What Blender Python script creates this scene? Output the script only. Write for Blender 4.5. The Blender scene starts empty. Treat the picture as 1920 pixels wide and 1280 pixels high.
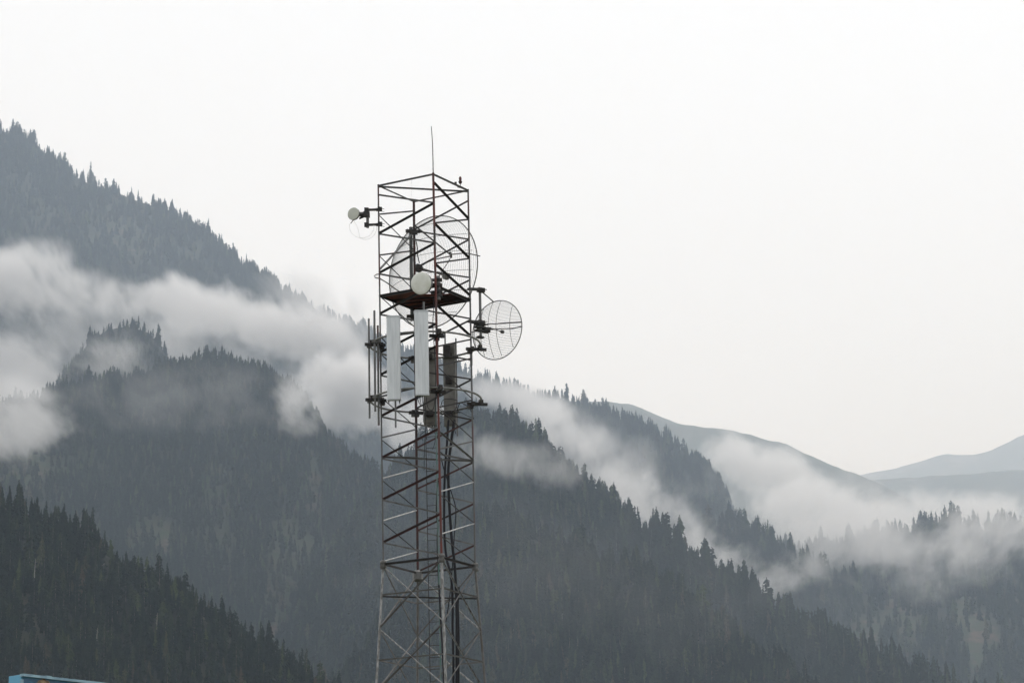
HAZE, SKYV, SUNE = 7.6e-5, 11.8, .9
ML = 'bright mist bank '
MIST = [
    (40, 525, 4700, 340, 150, 2.2, 8, 110, ML + 'across the left edge below the high ridge'),
    (-10, 710, 4600, 290, 190, 2.2, 0, 100, ML + 'at the left edge beside the wooded knoll'),
    (20, 790, 3000, 260, 190, 1.2, 0, 70, 'thin mist over the grassy slope at the left edge'),
    (340, 572, 4800, 350, 120, 2.4, 8, 110, ML + 'billowing above the wooded knoll and rounded hill'),
    (560, 625, 4700, 300, 130, 2.0, 15, 110, ML + 'running down to the tower over the rounded hill'),
    (600, 565, 5700, 240, 95, .75, 25, 110, 'faint mist veiling the skyline trees left of the tower'),
    (655, 735, 4300, 205, 150, 3.6, 20, 120, ML + 'filling the notch just left of the tower'),
    (800, 810, 4200, 190, 130, 2.0, 30, 120, ML + 'seen through the tower bracing'),
    (180, 675, 3750, 250, 95, .6, 0, 70, 'thin mist drifting over the foot of the wooded knoll'),
    (570, 760, 3110, 120, 110, .75, 35, 40, 'thin wisp on the right shoulder of the rounded hill'),
    (330, 750, 3020, 440, 140, .14, 3, 60, 'faint torn veil across the brow of the rounded hill'),
    (965, 745, 4500, 240, 65, 1.3, 15, 90, ML + 'just right of the tower below the ridge trees'),
    (1055, 805, 4350, 230, 90, 1.0, 36, 90, ML + 'on the upper half of the gully right of the tower'),
    (1195, 930, 4250, 270, 105, 1.0, 36, 90, ML + 'low in the gully at right of centre'),
    (1350, 1040, 4100, 200, 90, 1.0, 36, 80, ML + 'above the descending ridge far right'),
    (960, 860, 2640, 270, 90, .42, 16, 40, 'thin wisp in front of the ridge right of the tower'),
    (1430, 880, 6300, 260, 120, 1.8, 25, 130, ML + 'under the bare grassy ridge'),
    (1540, 960, 5800, 300, 130, 2.0, 14, 130, ML + 'rising to the saddle on the right'),
    (1780, 970, 5500, 330, 110, 1.7, 3, 110, ML + 'behind the plateau trees on the right'),
    (1620, 1010, 4620, 340, 125, 1.15, 8, 90, ML + 'swallowing the plateau trees on the right'),
    (1850, 995, 4600, 330, 115, .95, 0, 80, 'thin mist in front of the plateau trees at the right edge'),
    (1470, 1080, 4000, 200, 80, .55, -18, 60, 'thin wisp rising on the lower right slope'),
    (1750, 1060, 4000, 380, 120, .35, 0, 60, 'faint veil over the grassy lower right slope'),
    (300, 640, 4450, 560, 230, .5, 6, 130, 'broad thin mist sheet round the wooded knoll and rounded hill'),
    (1110, 850, 4480, 380, 150, .4, 36, 110, 'broad thin mist sheet down the gully right of the tower'),
    (1580, 980, 5350, 520, 200, .5, 10, 150, 'broad thin mist sheet under the saddle on the right'),
    (1100, 1080, 1750, 1100, 330, .03, 8, 60, 'faintest air veil before the wooded spurs'),
]
import bpy, bmesh, math, random
import numpy as np
from mathutils import Vector, Matrix, noise
from mathutils.bvhtree import BVHTree

SC = bpy.context.scene
COL = SC.collection
R = math.radians
random.seed(7)

# ------------------------------------------------------------------ camera
FPX, PITCH, ROLL, CZ = 5000.0, 0.24937, 0.02257, 1.6      # focal length in 1920-wide pixels, eye height 1.6 m
W0, H0 = 1920, 1280
cr, sr, cp, sp = math.cos(ROLL), math.sin(ROLL), math.cos(PITCH), math.sin(PITCH)
EYE = Vector((0, 0, CZ))


def ray(u, v):
    U, W = u - 960, 640 - v
    x, w = U * cr + W * sr, -U * sr + W * cr
    return Vector((x / FPX, cp - sp * w / FPX, sp + cp * w / FPX))


def at(u, v, Y):
    """world point at northing Y seen in direction (u, v)"""
    d = ray(u, v)
    return d * (Y / d.y) + EYE


def px(P):
    x, y, z = P[0], P[1], P[2] - CZ
    d, up = y * cp + z * sp, -y * sp + z * cp
    a, b = FPX * x / d, FPX * up / d
    return 960 + a * cr - b * sr, 640 - (a * sr + b * cr), d


cam = bpy.data.cameras.new("camera")
co = bpy.data.objects.new("camera", cam)
COL.objects.link(co)
fw = Vector((0, cp, sp))
up = Vector((0, -sp, cp))
rt = Vector((1, 0, 0))
cu = up * cr + rt * (-sr) * -1
# image right / up axes in world space
ax = ray(961, 640) - ray(960, 640)
ay = ray(960, 639) - ray(960, 640)
ax.normalize(); ay.normalize()
az = ax.cross(ay)
M = Matrix((ax, ay, az)).transposed().to_4x4()
M.translation = EYE
co.matrix_world = M
cam.sensor_width = 36
cam.lens = 36 * FPX / W0
cam.clip_start = 0.5
cam.clip_end = 60000
SC.camera = co


# ------------------------------------------------------------------ helpers
def tag(o, label=None, cat=None, group=None, kind=None):
    if label: o['label'] = label
    if cat: o['category'] = cat
    if group: o['group'] = group
    if kind: o['kind'] = kind
    return o


def link(name, mesh, parent=None):
    o = bpy.data.objects.new(name, mesh)
    COL.objects.link(o)
    if parent is not None:
        o.parent = parent
        o.matrix_parent_inverse = Matrix.Translation(-parent.location) if parent.get('_off') else Matrix()
    return o


def empty(name, loc, label, cat, group=None):
    o = bpy.data.objects.new(name, None)
    COL.objects.link(o)
    o.location = loc
    o.empty_display_size = 0.2
    tag(o, label, cat, group)
    return o


class MB:
    """collects tubes, bars and boxes in world space, then builds one mesh object"""

    def __init__(s):
        s.v, s.f, s.smooth = [], [], []

    def add(s, vs, fs, smooth=False):
        b = len(s.v)
        s.v += [tuple(p) for p in vs]
        s.f += [tuple(i + b for i in f) for f in fs]
        s.smooth += [smooth] * len(fs)

    def tube(s, pts, r, n=6, r1=None, caps=True):
        pts = [Vector(p) for p in pts]
        m = len(pts)
        vs, fs = [], []
        d = (pts[1] - pts[0]).normalized()
        a = d.orthogonal().normalized()
        for i, p in enumerate(pts):
            t = (pts[min(i + 1, m - 1)] - pts[max(i - 1, 0)]).normalized()
            a = (a - t * a.dot(t))
            a = a.normalized() if a.length > 1e-6 else t.orthogonal().normalized()
            b = t.cross(a)
            rr = r if r1 is None else r + (r1 - r) * i / (m - 1)
            for k in range(n):
                g = 2 * math.pi * k / n
                vs.append(p + (a * math.cos(g) + b * math.sin(g)) * rr)
        for i in range(m - 1):
            for k in range(n):
                k2 = (k + 1) % n
                fs.append((i * n + k, i * n + k2, (i + 1) * n + k2, (i + 1) * n + k))
        if caps:
            fs.append(tuple(range(n))[::-1])
            fs.append(tuple((m - 1) * n + k for k in range(n)))
        s.add(vs, fs, True)
        return s

    def angle(s, p, q, w, th, upv=(0, 0, 1), out=None):
        """steel angle section from p to q"""
        p, q = Vector(p), Vector(q)
        t = (q - p).normalized()
        n = Vector(out) if out is not None else t.cross(Vector(upv))
        n = (n - t * n.dot(t)).normalized()
        b = t.cross(n)
        if b.z < 0: b = -b
        prof = [(0, 0), (w, 0), (w, th), (th, th), (th, w), (0, w)]
        vs = [e + n * (x - w * .3) - b * (y - w * .3) for e in (p, q) for x, y in prof]
        fs = [(i, (i + 1) % 6, 6 + (i + 1) % 6, 6 + i) for i in range(6)]
        fs += [(0, 1, 2, 3), (0, 3, 4, 5), (6, 9, 8, 7), (6, 11, 10, 9)]
        s.add(vs, fs)
        return s

    def box(s, c, X, Y, Z):
        """box from centre and three half-vectors"""
        c, X, Y, Z = Vector(c), Vector(X), Vector(Y), Vector(Z)
        vs = [c + X * i + Y * j + Z * k for i in (-1, 1) for j in (-1, 1) for k in (-1, 1)]
        s.add(vs, [(0, 1, 3, 2), (4, 6, 7, 5), (0, 4, 5, 1), (2, 3, 7, 6), (0, 2, 6, 4), (1, 5, 7, 3)])
        return s

    def prism(s, poly, d):
        """flat polygon (3D points) thickened by vector d"""
        n = len(poly)
        d = Vector(d)
        vs = [Vector(p) for p in poly] + [Vector(p) + d for p in poly]
        fs = [tuple(range(n))[::-1], tuple(range(n, 2 * n))]
        fs += [(i, (i + 1) % n, n + (i + 1) % n, n + i) for i in range(n)]
        s.add(vs, fs)
        return s

    def lathe(s, c, axis, prof, n=32):
        """profile of (along axis, radius) turned round the axis through c"""
        c, t = Vector(c), Vector(axis).normalized()
        a = t.orthogonal().normalized(); b = t.cross(a)
        vs, fs = [], []
        for h, r in prof:
            for k in range(n):
                g = 2 * math.pi * k / n
                vs.append(c + t * h + (a * math.cos(g) + b * math.sin(g)) * r)
        for i in range(len(prof) - 1):
            for k in range(n):
                k2 = (k + 1) % n
                fs.append((i * n + k, i * n + k2, (i + 1) * n + k2, (i + 1) * n + k))
        fs.append(tuple(range(n))[::-1])
        fs.append(tuple((len(prof) - 1) * n + k for k in range(n)))
        s.add(vs, fs, True)
        return s

    def build(s, name, mat, parent=None, bevel=0):
        me = bpy.data.meshes.new(name)
        off = Vector((0, 0, 0))
        if parent is not None:
            q = parent
            while q is not None:
                off += q.location
                q = q.parent
        me.from_pydata([tuple(Vector(p) - off) for p in s.v], [], s.f)
        me.polygons.foreach_set('use_smooth', s.smooth)
        bm = bmesh.new(); bm.from_mesh(me)
        bmesh.ops.recalc_face_normals(bm, faces=bm.faces)
        bm.to_mesh(me); bm.free()
        me.materials.append(mat)
        try:
            me.set_sharp_from_angle(angle=R(40))
        except Exception:
            pass
        o = bpy.data.objects.new(name, me)
        COL.objects.link(o)
        if parent is not None: o.parent = parent
        if bevel:
            md = o.modifiers.new('bevel', 'BEVEL'); md.width = bevel; md.segments = 2
        return o


def solo(mb, name, mat, origin, label, cat, group=None, bevel=0):
    """top-level thing that is one mesh, with its origin at the given point"""
    e = bpy.data.objects.new('tmp', None)
    e.location = origin
    o = mb.build(name, mat, e, bevel)
    o.parent = None
    o.location = origin
    bpy.data.objects.remove(e)
    return tag(o, label, cat, group)


# ------------------------------------------------------------------ materials
def mat(name, base, base2=None, scale=8.0, rough=0.6, metal=0.0, stretch=(1, 1, 1), lo=0.4, hi=0.6, coord='Object', detail=4, bump=0.0):
    m = bpy.data.materials.new(name)
    m.use_nodes = True
    nt = m.node_tree
    b = nt.nodes['Principled BSDF']
    b.inputs['Roughness'].default_value = rough
    b.inputs['Metallic'].default_value = metal
    b.inputs['Base Color'].default_value = (*base, 1)
    if base2:
        tc = nt.nodes.new('ShaderNodeTexCoord')
        mp = nt.nodes.new('ShaderNodeMapping'); mp.inputs['Scale'].default_value = stretch
        nz = nt.nodes.new('ShaderNodeTexNoise'); nz.inputs['Scale'].default_value = scale; nz.inputs['Detail'].default_value = detail
        mr = nt.nodes.new('ShaderNodeMapRange'); mr.inputs[1].default_value = lo; mr.inputs[2].default_value = hi
        mx = nt.nodes.new('ShaderNodeMix'); mx.data_type = 'RGBA'
        mx.inputs[6].default_value = (*base, 1); mx.inputs[7].default_value = (*base2, 1)
        nt.links.new(tc.outputs[coord], mp.inputs[0]); nt.links.new(mp.outputs[0], nz.inputs['Vector'])
        nt.links.new(nz.outputs[0], mr.inputs[0]); nt.links.new(mr.outputs[0], mx.inputs[0])
        nt.links.new(mx.outputs[2], b.inputs['Base Color'])
        if bump:
            bp = nt.nodes.new('ShaderNodeBump'); bp.inputs['Strength'].default_value = bump
            nt.links.new(nz.outputs[0], bp.inputs['Height']); nt.links.new(bp.outputs[0], b.inputs['Normal'])
    return m


M_RED = mat('red_oxide_paint', (.115, .036, .030), (.055, .048, .045), 2.2, .55, stretch=(4, 4, 1), lo=.45, hi=.62)
M_REDDK = mat('dark_red_paint', (.058, .022, .020), (.028, .023, .022), 3, .5, lo=.4, hi=.65)
M_LEGGREY = mat('weathered_grey_paint', (.085, .085, .082), (.085, .028, .024), 1.6, .5, stretch=(4, 4, 1), lo=.52, hi=.66)
M_DARK = mat('dark_steel', (.022, .021, .020), (.042, .034, .030), 6, .5, lo=.4, hi=.7)
M_GREYST = mat('grey_steel', (.13, .13, .125), (.07, .065, .06), 5, .45, lo=.4, hi=.65)
M_TUBE = mat('galvanised_tube', (.20, .20, .19), (.11, .11, .10), 6, .35, .35, lo=.4, hi=.65)
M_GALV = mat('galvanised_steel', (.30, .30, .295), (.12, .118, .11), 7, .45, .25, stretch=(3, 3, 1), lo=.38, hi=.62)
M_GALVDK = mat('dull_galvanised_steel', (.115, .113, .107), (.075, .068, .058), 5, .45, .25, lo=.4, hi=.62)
M_MESH = mat('aluminium_wire', (.36, .36, .35), None, rough=.5, metal=.2)
M_RIM = mat('dish_rim_tube', (.10, .10, .095), (.06, .06, .055), 6, .5)
M_CREAM = mat('cream_radome', (.50, .505, .44), (.43, .44, .38), 5, .55, lo=.35, hi=.7)
M_CREAMW = mat('white_radome', (.70, .70, .64), (.58, .58, .50), 5, .5, lo=.35, hi=.7)
M_PANEL = mat('white_antenna_cover', (.61, .63, .64), (.49, .51, .52), 3, .55, stretch=(6, 6, .5), lo=.35, hi=.7)
M_CAP = mat('antenna_end_cap', (.42, .44, .45), (.36, .38, .39), 6, .6)
M_LITST = mat('lit_galvanised_tube', (.36, .36, .355), (.24, .24, .235), 6, .28, .5, lo=.4, hi=.65)  # paler galvanised steel: the sky-lit brightness of some braces put into the colour
M_PIPE = mat('dark_green_grey_pipe', (.055, .062, .058), (.04, .042, .04), 5, .5)
M_PANELBK = mat('antenna_back_plate', (.20, .19, .165), (.10, .095, .085), 4, .5, .2, lo=.35, hi=.65)
M_BLACK = mat('black_cable_sheath', (.008, .008, .011), None, rough=.6)
M_WHITEC = mat('pale_cable', (.62, .62, .60), None, rough=.5)
M_GREEN = mat('green_painted_steel', (.05, .14, .115), (.12, .15, .14), 5, .5, lo=.4, hi=.65)
M_LAMP = mat('red_lamp_glass', (.085, .020, .017), None, rough=.2)
M_BLUE = mat('light_blue_sheet', (.11, .36, .52), (.09, .30, .45), 4, .45)
M_NAVY = mat('dark_blue_poster', (.012, .075, .15), (.018, .11, .20), 3, .4, lo=.45, hi=.7)
M_TRIM = mat('grey_blue_trim', (.24, .37, .43), (.17, .27, .33), 8, .4, .3)
M_TAN = mat('tan_print', (.34, .24, .14), (.12, .07, .035), 22, .5)
M_CONC = mat('concrete', (.32, .31, .29), (.24, .23, .21), 3, .9)

for q_ in (M_DARK, M_BLACK, M_REDDK, M_RED): q_.node_tree.nodes['Principled BSDF'].inputs['Specular IOR Level'].default_value = .25

# ------------------------------------------------------------------ lattice tower
H_T, Z_T, Z_J = 1.06066, 20.356, 11.527
TX, TY = -1.95018, 59.0522


def leg(k, z):
    i = 'NRFL'.index(k)
    if z >= Z_J:
        t = (z - Z_J) / (Z_T - Z_J)
        h, a, ox = H_T * (1 + .00447 * t), -1.28234 - .03865 * t, -.0158 * t
    else:
        h, a, ox = H_T + .068112 * (Z_J - z), -1.28234, 0
    return Vector((TX + ox + h * math.cos(a + i * math.pi / 2), TY + h * math.sin(a + i * math.pi / 2), z))


AX = Vector((TX, TY, 0))
tower = empty('lattice_tower', (TX, TY, 0), 'tall square lattice tower of rusty red and grey steel carrying dishes and antennas', 'tower')
LEGR = dict(N=.027, R=.021, F=.030, L=.019)
for k in 'NRFL':
    m = MB()
    m.tube([leg(k, Z_J + .02), leg(k, 14), leg(k, 16.3), leg(k, 18), leg(k, Z_T + .03)], LEGR[k], 10)
    for z in (16.33,):
        m.tube([leg(k, z - .16), leg(k, z + .16)], LEGR[k] + .009, 10)
    upl = m.build('leg', {'N': M_RED, 'F': M_REDDK, 'L': M_LEGGREY, 'R': M_LEGGREY}[k], tower)
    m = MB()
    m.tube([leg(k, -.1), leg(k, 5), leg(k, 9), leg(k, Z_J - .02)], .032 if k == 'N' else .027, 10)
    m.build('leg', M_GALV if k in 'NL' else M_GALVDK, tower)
    c = leg(k, Z_J - .02)
    if k == 'F':
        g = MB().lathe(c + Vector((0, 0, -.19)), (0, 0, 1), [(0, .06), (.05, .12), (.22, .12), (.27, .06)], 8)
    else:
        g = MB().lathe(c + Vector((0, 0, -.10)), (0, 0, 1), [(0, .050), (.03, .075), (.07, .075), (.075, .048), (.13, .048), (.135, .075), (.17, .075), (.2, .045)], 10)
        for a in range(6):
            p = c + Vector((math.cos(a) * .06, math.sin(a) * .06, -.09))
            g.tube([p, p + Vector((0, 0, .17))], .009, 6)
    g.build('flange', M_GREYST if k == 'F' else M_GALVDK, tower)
    b = leg(k, 0)
    MB().prism([b + Vector((x * .3, y * .3, -.3)) for x, y in ((-1, -1), (1, -1), (1, 1), (-1, 1))], (0, 0, .42)).build('footing', M_CONC, tower)

BR= [('L', 20.14, 'N', 19.68, 1), ('L', 19.2, 'N', 18.73, 1), ('L', 18.24, 'N', 17.76, 1), ('L', 17.28, 'N', 16.83, 1), ('L', 15.85, 'N', 15.37, 1), ('L', 14.89, 'N', 14.42, 1), ('L', 13.93, 'N', 13.46, 2), ('L', 12.98, 'N', 12.51, 2), ('L', 12.01, 'N', 11.58, 2), ('N', 19.67, 'L', 19.21, 3), ('N', 18.72, 'L', 18.27, 3), ('N', 17.76, 'L', 17.3, 3), ('N', 16.84, 'L', 16.39, 3), ('N', 16.32, 'L', 15.87, 3), ('N', 15.37, 'L', 14.91, 3), ('N', 14.42, 'L', 13.95, 3), ('N', 13.46, 'L', 12.99, 3), ('N', 12.5, 'L', 12.02, 3), ('L', 19.67, 'F', 20.13, 2), ('L', 18.69, 'F', 19.16, 2), ('L', 17.72, 'F', 18.16, 2), ('L', 16.74, 'F', 17.17, 2), ('L', 15.36, 'F', 15.86, 2), ('L', 14.41, 'F', 14.87, 2), ('L', 13.46, 'F', 13.93, 2), ('L', 12.5, 'F', 12.97, 2), ('L', 11.58, 'F', 12.01, 2), ('L', 19.65, 'F', 19.16, 0), ('L', 18.67, 'F', 18.17, 0), ('L', 17.71, 'F', 17.29, 0), ('L', 16.75, 'F', 16.19, 0), ('L', 16.35, 'F', 15.89, 0), ('L', 15.33, 'F', 14.91, 0), ('L', 14.35, 'F', 13.95, 0), ('L', 13.42, 'F', 13.0, 0), ('L', 12.46, 'F', 12.02, 0), ('L', 18.34, 'F', 19.62, 1), ('N', 20.17, 'R', 19.67, 3), ('N', 19.19, 'R', 18.72, 3), ('N', 18.23, 'R', 17.83, 3), ('N', 17.28, 'R', 16.86, 3), ('N', 15.84, 'R', 15.39, 0), ('N', 14.89, 'R', 14.45, 0), ('N', 13.91, 'R', 13.48, 0), ('N', 12.92, 'R', 12.51, 0), ('N', 11.99, 'R', 11.61, 0), ('N', 19.2, 'R', 19.66, 2), ('N', 18.25, 'R', 18.72, 2), ('N', 16.31, 'R', 16.79, 2), ('N', 15.86, 'R', 16.34, 2), ('N', 14.91, 'R', 15.36, 2), ('N', 13.96, 'R', 14.4, 2), ('N', 12.99, 'R', 13.45, 2), ('N', 12.04, 'R', 12.5, 2), ('F', 19.64, 'R', 19.18, 2), ('F', 18.71, 'R', 18.26, 2), ('F', 17.76, 'R', 17.28, 2), ('F', 16.77, 'R', 16.3, 2), ('F', 16.26, 'R', 15.85, 2), ('F', 15.36, 'R', 14.9, 2), ('F', 14.42, 'R', 13.92, 2), ('F', 13.45, 'R', 12.98, 2), ('F', 12.5, 'R', 12.02, 2), ('R', 20.11, 'F', 19.67, 3), ('R', 19.17, 'F', 18.72, 3), ('R', 18.2, 'F', 17.79, 3), ('R', 17.25, 'F', 16.82, 3), ('R', 15.84, 'F', 15.36, 3), ('R', 14.9, 'F', 14.43, 3), ('R', 13.91, 'F', 13.47, 3), ('R', 12.96, 'F', 12.5, 3), ('R', 12.01, 'F', 11.56, 3)]
OUTV = {frozenset(p): None for p in ('LN', 'NR', 'RF', 'FL')}
for p in list(OUTV):
    a, b = tuple(p)
    OUTV[p] = ((leg(a, 15) + leg(b, 15)) / 2 - Vector((TX, TY, 15))).normalized()


def brace(a, za, b, zb, kind):
    p, q = leg(a, za), leg(b, zb)
    o = OUTV[frozenset((a, b))]
    t = (q - p).normalized()
    p, q = p + t * .015, q - t * .015
    m = MB()
    if kind == 3:
        m.angle(p, q, .044, .006, out=o); mt = M_DARK if za > 15.5 else M_REDDK
    elif kind == 1:
        m.angle(p, q, .036, .005, out=o); mt = M_GREYST
    elif kind == 2 and za < 13.6 and frozenset((a, b)) in (frozenset('LF'), frozenset('NR')):
        m.tube([p, q], .0145, 8); mt = M_LITST  # these braces catch the sky; their brightness is painted in with lighter steel
    elif kind == 2:
        m.angle(p, q, .036, .005, out=o); mt = M_GREYST if za < 14.6 else M_DARK
    elif kind == 4:
        m.angle(p, q, .028, .004, out=o); mt = M_GALV
    elif kind == 5:
        m.angle(p, q, .030, .005, out=o); mt = M_GALVDK
    elif kind == 6:
        m.angle(p, q, .05, .006, out=o); mt = M_DARK
    else:
        m.tube([p, q], .011, 6); mt = M_DARK
    return m.build('brace', mt, tower)


for x in BR: brace(*x)
# top ring, plan bracing
for a, b in ('LN', 'NR', 'RF', 'FL'): brace(a, Z_T, b, Z_T, 2 if a in 'RF' else 1)
MB().angle(leg('L', Z_T - .02), leg('R', Z_T - .02), .036, .005).build('brace', M_GREYST, tower)
for a, b, c, d in (('L', 13.96, 'R', 13.94), ('L', 13.97, 'F', 14.2), ('F', 14.4, 'R', 13.95), ('N', 14.36, 'R', 13.97)):
    MB().angle(leg(a, b), leg(c, d), .036, .005).build('brace', M_GREYST, tower)
# tapered base: rings and crossed braces
for z, k in ((Z_J, 6), (10.835, 5), (9.384, 5)):
    for a, b in ('LN', 'NR', 'RF', 'FL'): brace(a, z, b, z, k)
MB().angle(leg('L', 10.8), leg('R', 10.8), .03, .005).build('brace', M_DARK, tower)
ZL = [Z_J - .02, 10.10, 8.67]
for i in range(2):
    zt, zb = ZL[i], ZL[i + 1]
    for a, b, k1, k2 in (('L', 'N', 4, 5), ('L', 'F', 5, 5), ('N', 'R', 4, 5), ('F', 'R', 4, 5)):
        brace(a, zt - .03, b, zb, k1)
        brace(b, zt - .03, a, zb + .0, k2)
low = MB()
z = 8.67
while z > .8:
    z2 = max(z - 1.45, .25)
    for a, b in ('LN', 'NR', 'RF', 'FL'):
        o = OUTV[frozenset((a, b))]
        low.angle(leg(a, z - .02), leg(b, z2), .034, .005, out=o)
        low.angle(leg(b, z - .02), leg(a, z2), .034, .005, out=-o)
        low.angle(leg(a, (z + z2) / 2), leg(b, (z + z2) / 2), .034, .005, out=o)
    z = z2
tag(low.build('lower_bracing', M_GALVDK, tower), kind='stuff')

# platform: red-brown plate with a hatch by the near leg
ZP = 17.745
Lp, Np, Rp, Fp = (leg(k, ZP) for k in 'LNRF')
hx = lambda a, b, t: a + (b - a) * t
pl = MB().prism([Lp, hx(Lp, Np, .60), hx(hx(Lp, Np, .62), hx(Fp, Rp, .5), .36), hx(hx(Rp, Np, .58), hx(Rp, Fp, .5), .22), hx(Rp, Np, .60), Rp, Fp], (0, 0, -.008))
plat = pl.build('platform', mat('platform_red_oxide', (.25, .052, .036), (.11, .028, .022), 2.5, .6, lo=.4, hi=.65), tower)
e = MB()
for a, b in ((Lp, Np), (Np, Rp), (Rp, Fp), (Fp, Lp)):
    e.angle(a + Vector((0, 0, -.03)), b + Vector((0, 0, -.03)), .055, .006, out=(a + b) / 2 - Vector((TX, TY, ZP)))
e.build('platform_frame', M_DARK, plat)
e = MB()
for t in (.3, .55, .8):
    e.angle(hx(Lp, Fp, t) + Vector((0, 0, -.035)), hx(Np, Rp, t * .4 + .55) + Vector((0, 0, -.035)), .04, .005)
e.build('joist', M_REDDK, plat)

# ladder inside the near leg
lad = empty('ladder', (0, 0, 0), None, None)
lad.parent = tower
lad.location = Vector((0, 0, 0))
lad.name = 'ladder'
ZB, ZTOP = 1.0, 14.9
LA = lambda z: Vector((-1.745 + (14.9 - z) * .004, 58.62 - (Z_J - min(z, Z_J)) * .035, z))
LD = Vector((-.235, .06, 0))
rail = MB()
m = MB(); m.tube([LA(ZTOP + .2), LA(12), LA(Z_J), LA(ZB)], .014, 6); m.build('rail', M_GREEN, lad)
m = MB(); m.tube([LA(ZTOP + .2) + LD, LA(12) + LD, LA(Z_J) + LD, LA(ZB) + LD], .009, 6); m.build('rail', M_DARK, lad)
z = ZTOP
while z > ZB + .2:
    m = MB(); m.tube([LA(z), LA(z) + LD], .0075, 5); m.build('rung', M_DARK, lad)
    z -= .262

# ------------------------------------------------------------------ things on the tower
P_ = leg('N', Z_T)
tip = at(809.5, 237, P_.y)
solo(MB().tube([P_ + Vector((0, 0, -.1)), P_ + Vector((0, 0, .35)), P_ * .35 + tip * .65 + Vector((.012, 0, 0)), tip], .014, 8, .009), 'lightning_rod', M_GREYST, P_,
     'thin bent lightning rod rising from the top corner of the tower', 'lightning rod')
Bp = at(864, 351, leg('N', Z_T).y * .2 + leg('R', Z_T).y * .8)
wl = empty('warning_light', Bp, 'small red lamp on a short stem above the top rail of the tower', 'warning light')
MB().tube([Bp, Bp + Vector((0, 0, .1))], .008, 6).box(Bp + Vector((0, 0, 0)), (.05, .04, 0), (-.02, .02, 0), (0, 0, .012)).box(Bp + Vector((-.11, -.1, .06)), (.02, .01, 0), (-.01, .02, 0), (0, 0, .035)).build('stem', M_DARK, wl)
MB().lathe(Bp + Vector((0, 0, .08)), (0, 0, 1), [(0, .014), (.02, .035), (.06, .045), (.065, .03), (.075, .03)], 16).build('lamp_base', M_REDDK, wl)
MB().lathe(Bp + Vector((0, 0, .155)), (0, 0, 1), [(0, .03), (.05, .034), (.09, .028), (.105, .012)], 16).build('lamp_glass', M_LAMP, wl)


def grid_dish(root, C, a, Rr, foc, vertical, nw, wr, ribs, rr, rimr, mesh_m):
    """wire paraboloid: C rim centre, a aim, Rr rim radius"""
    a = Vector(a).normalized()
    z = Vector((0, 0, 1)); z = (z - a * z.dot(a)).normalized()
    x = a.cross(z)
    dep = Rr * Rr / (4 * foc)
    pt = lambda p, q: C + x * p + z * q + a * ((p * p + q * q) / (4 * foc) - dep)
    w = MB()
    for i in range(nw):
        c = Rr * (-1 + 2 * (i + .5) / nw) * .985
        e = math.sqrt(max(Rr * Rr - c * c, 0)) * .985
        n = max(5, int(22 * e / Rr))
        P = [pt(c, -e + 2 * e * j / (n - 1)) if vertical else pt(-e + 2 * e * j / (n - 1), c) for j in range(n)]
        w.tube(P, wr, 4, caps=False)
    w.build('wire_grid', mesh_m, root)
    rb = MB()
    for c in ribs:
        c *= Rr
        e = math.sqrt(Rr * Rr - c * c) * .95
        P = [pt(-e + 2 * e * j / 17, c) if vertical else pt(c, -e + 2 * e * j / 17) for j in range(18)]
        rb.tube([p - a * (wr + rr) for p in P], rr, 5)
    rb.build('back_ribs', M_RIM, root)
    rim = MB()
    P = [C + (x * math.cos(t) + z * math.sin(t)) * Rr for t in [2 * math.pi * k / 64 for k in range(65)]]
    rim.tube(P, rimr, 6, caps=False)
    rim.build('rim', M_RIM, root)
    return pt, x, z, a, dep


# large wire dish behind the top of the tower
C1 = at(812.5, 509.5, 60.85)
gd = empty('grid_dish', leg('F', 18.6), 'large round wire grid dish behind the top of the tower', 'dish antenna')
pt1, x1, z1, a1, d1 = grid_dish(gd, C1, (.615, .79, .0), 1.36, .78, True, 72, .0042, (-.82, -.48, -.15, .2, .52, .82), .0055, .014, M_MESH)
V1 = C1 - a1 * d1
Fm = leg('F', 18.6) + Vector((-.075, -.02, 0))
pipe = MB().tube([Vector((Fm.x, Fm.y, 17.45)), Vector((Fm.x, Fm.y, 19.72))], .04, 10)
pipe.build('mounting_pipe', M_PIPE, gd)
for z in (19.62, 17.55):
    m = MB()
    c = Vector((Fm.x + .05, Fm.y, z))
    m.box(c, (.17, .03, 0), (0, .05, 0), (0, 0, .03)).box(c + Vector((.02, -.05, -.05)), (.09, 0, 0), (0, .05, 0), (0, 0, .04))
    for dx in (-.12, .0, .13):
        m.tube([c + Vector((dx, -.12, .02)), c + Vector((dx + .1, .14, .03))], .008, 5)
    m.build('clamp', M_DARK, gd)
h = at(784, 502, 60.25)
m = MB().lathe(h - a1 * .05, a1, [(0, .05), (.03, .1), (.12, .1), (.2, .05), ((V1 - h).dot(a1) + .06, .04)], 14)
m.build('hub', M_DARK, gd)
blob = at(845, 477, 60.15)
rimr_ = pt1(1.36, .10) if False else at(901, 480, (C1 + x1 * 1.34).y if (C1 + x1 * 1.34).x > C1.x else (C1 - x1 * 1.34).y)
m = MB()
m.tube([at(779, 423, 60.1), blob], .018, 6).tube([at(788, 498, 60.2), at(812, 487, 60.18), blob + Vector((0, 0, -.04))], .014, 6)
m.tube([blob, at(874, 474, 60.1), rimr_], .013, 6)
m.tube([blob + Vector((0, 0, .06)), blob + Vector((.02, 0, -.08))], .03, 6)
m.tube([at(787, 501, 60.2), at(817, 483, 60.2), at(840, 471, 60.2)], .008, 5)
m.build('side_stay', M_DARK, gd)
m = MB()
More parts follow.
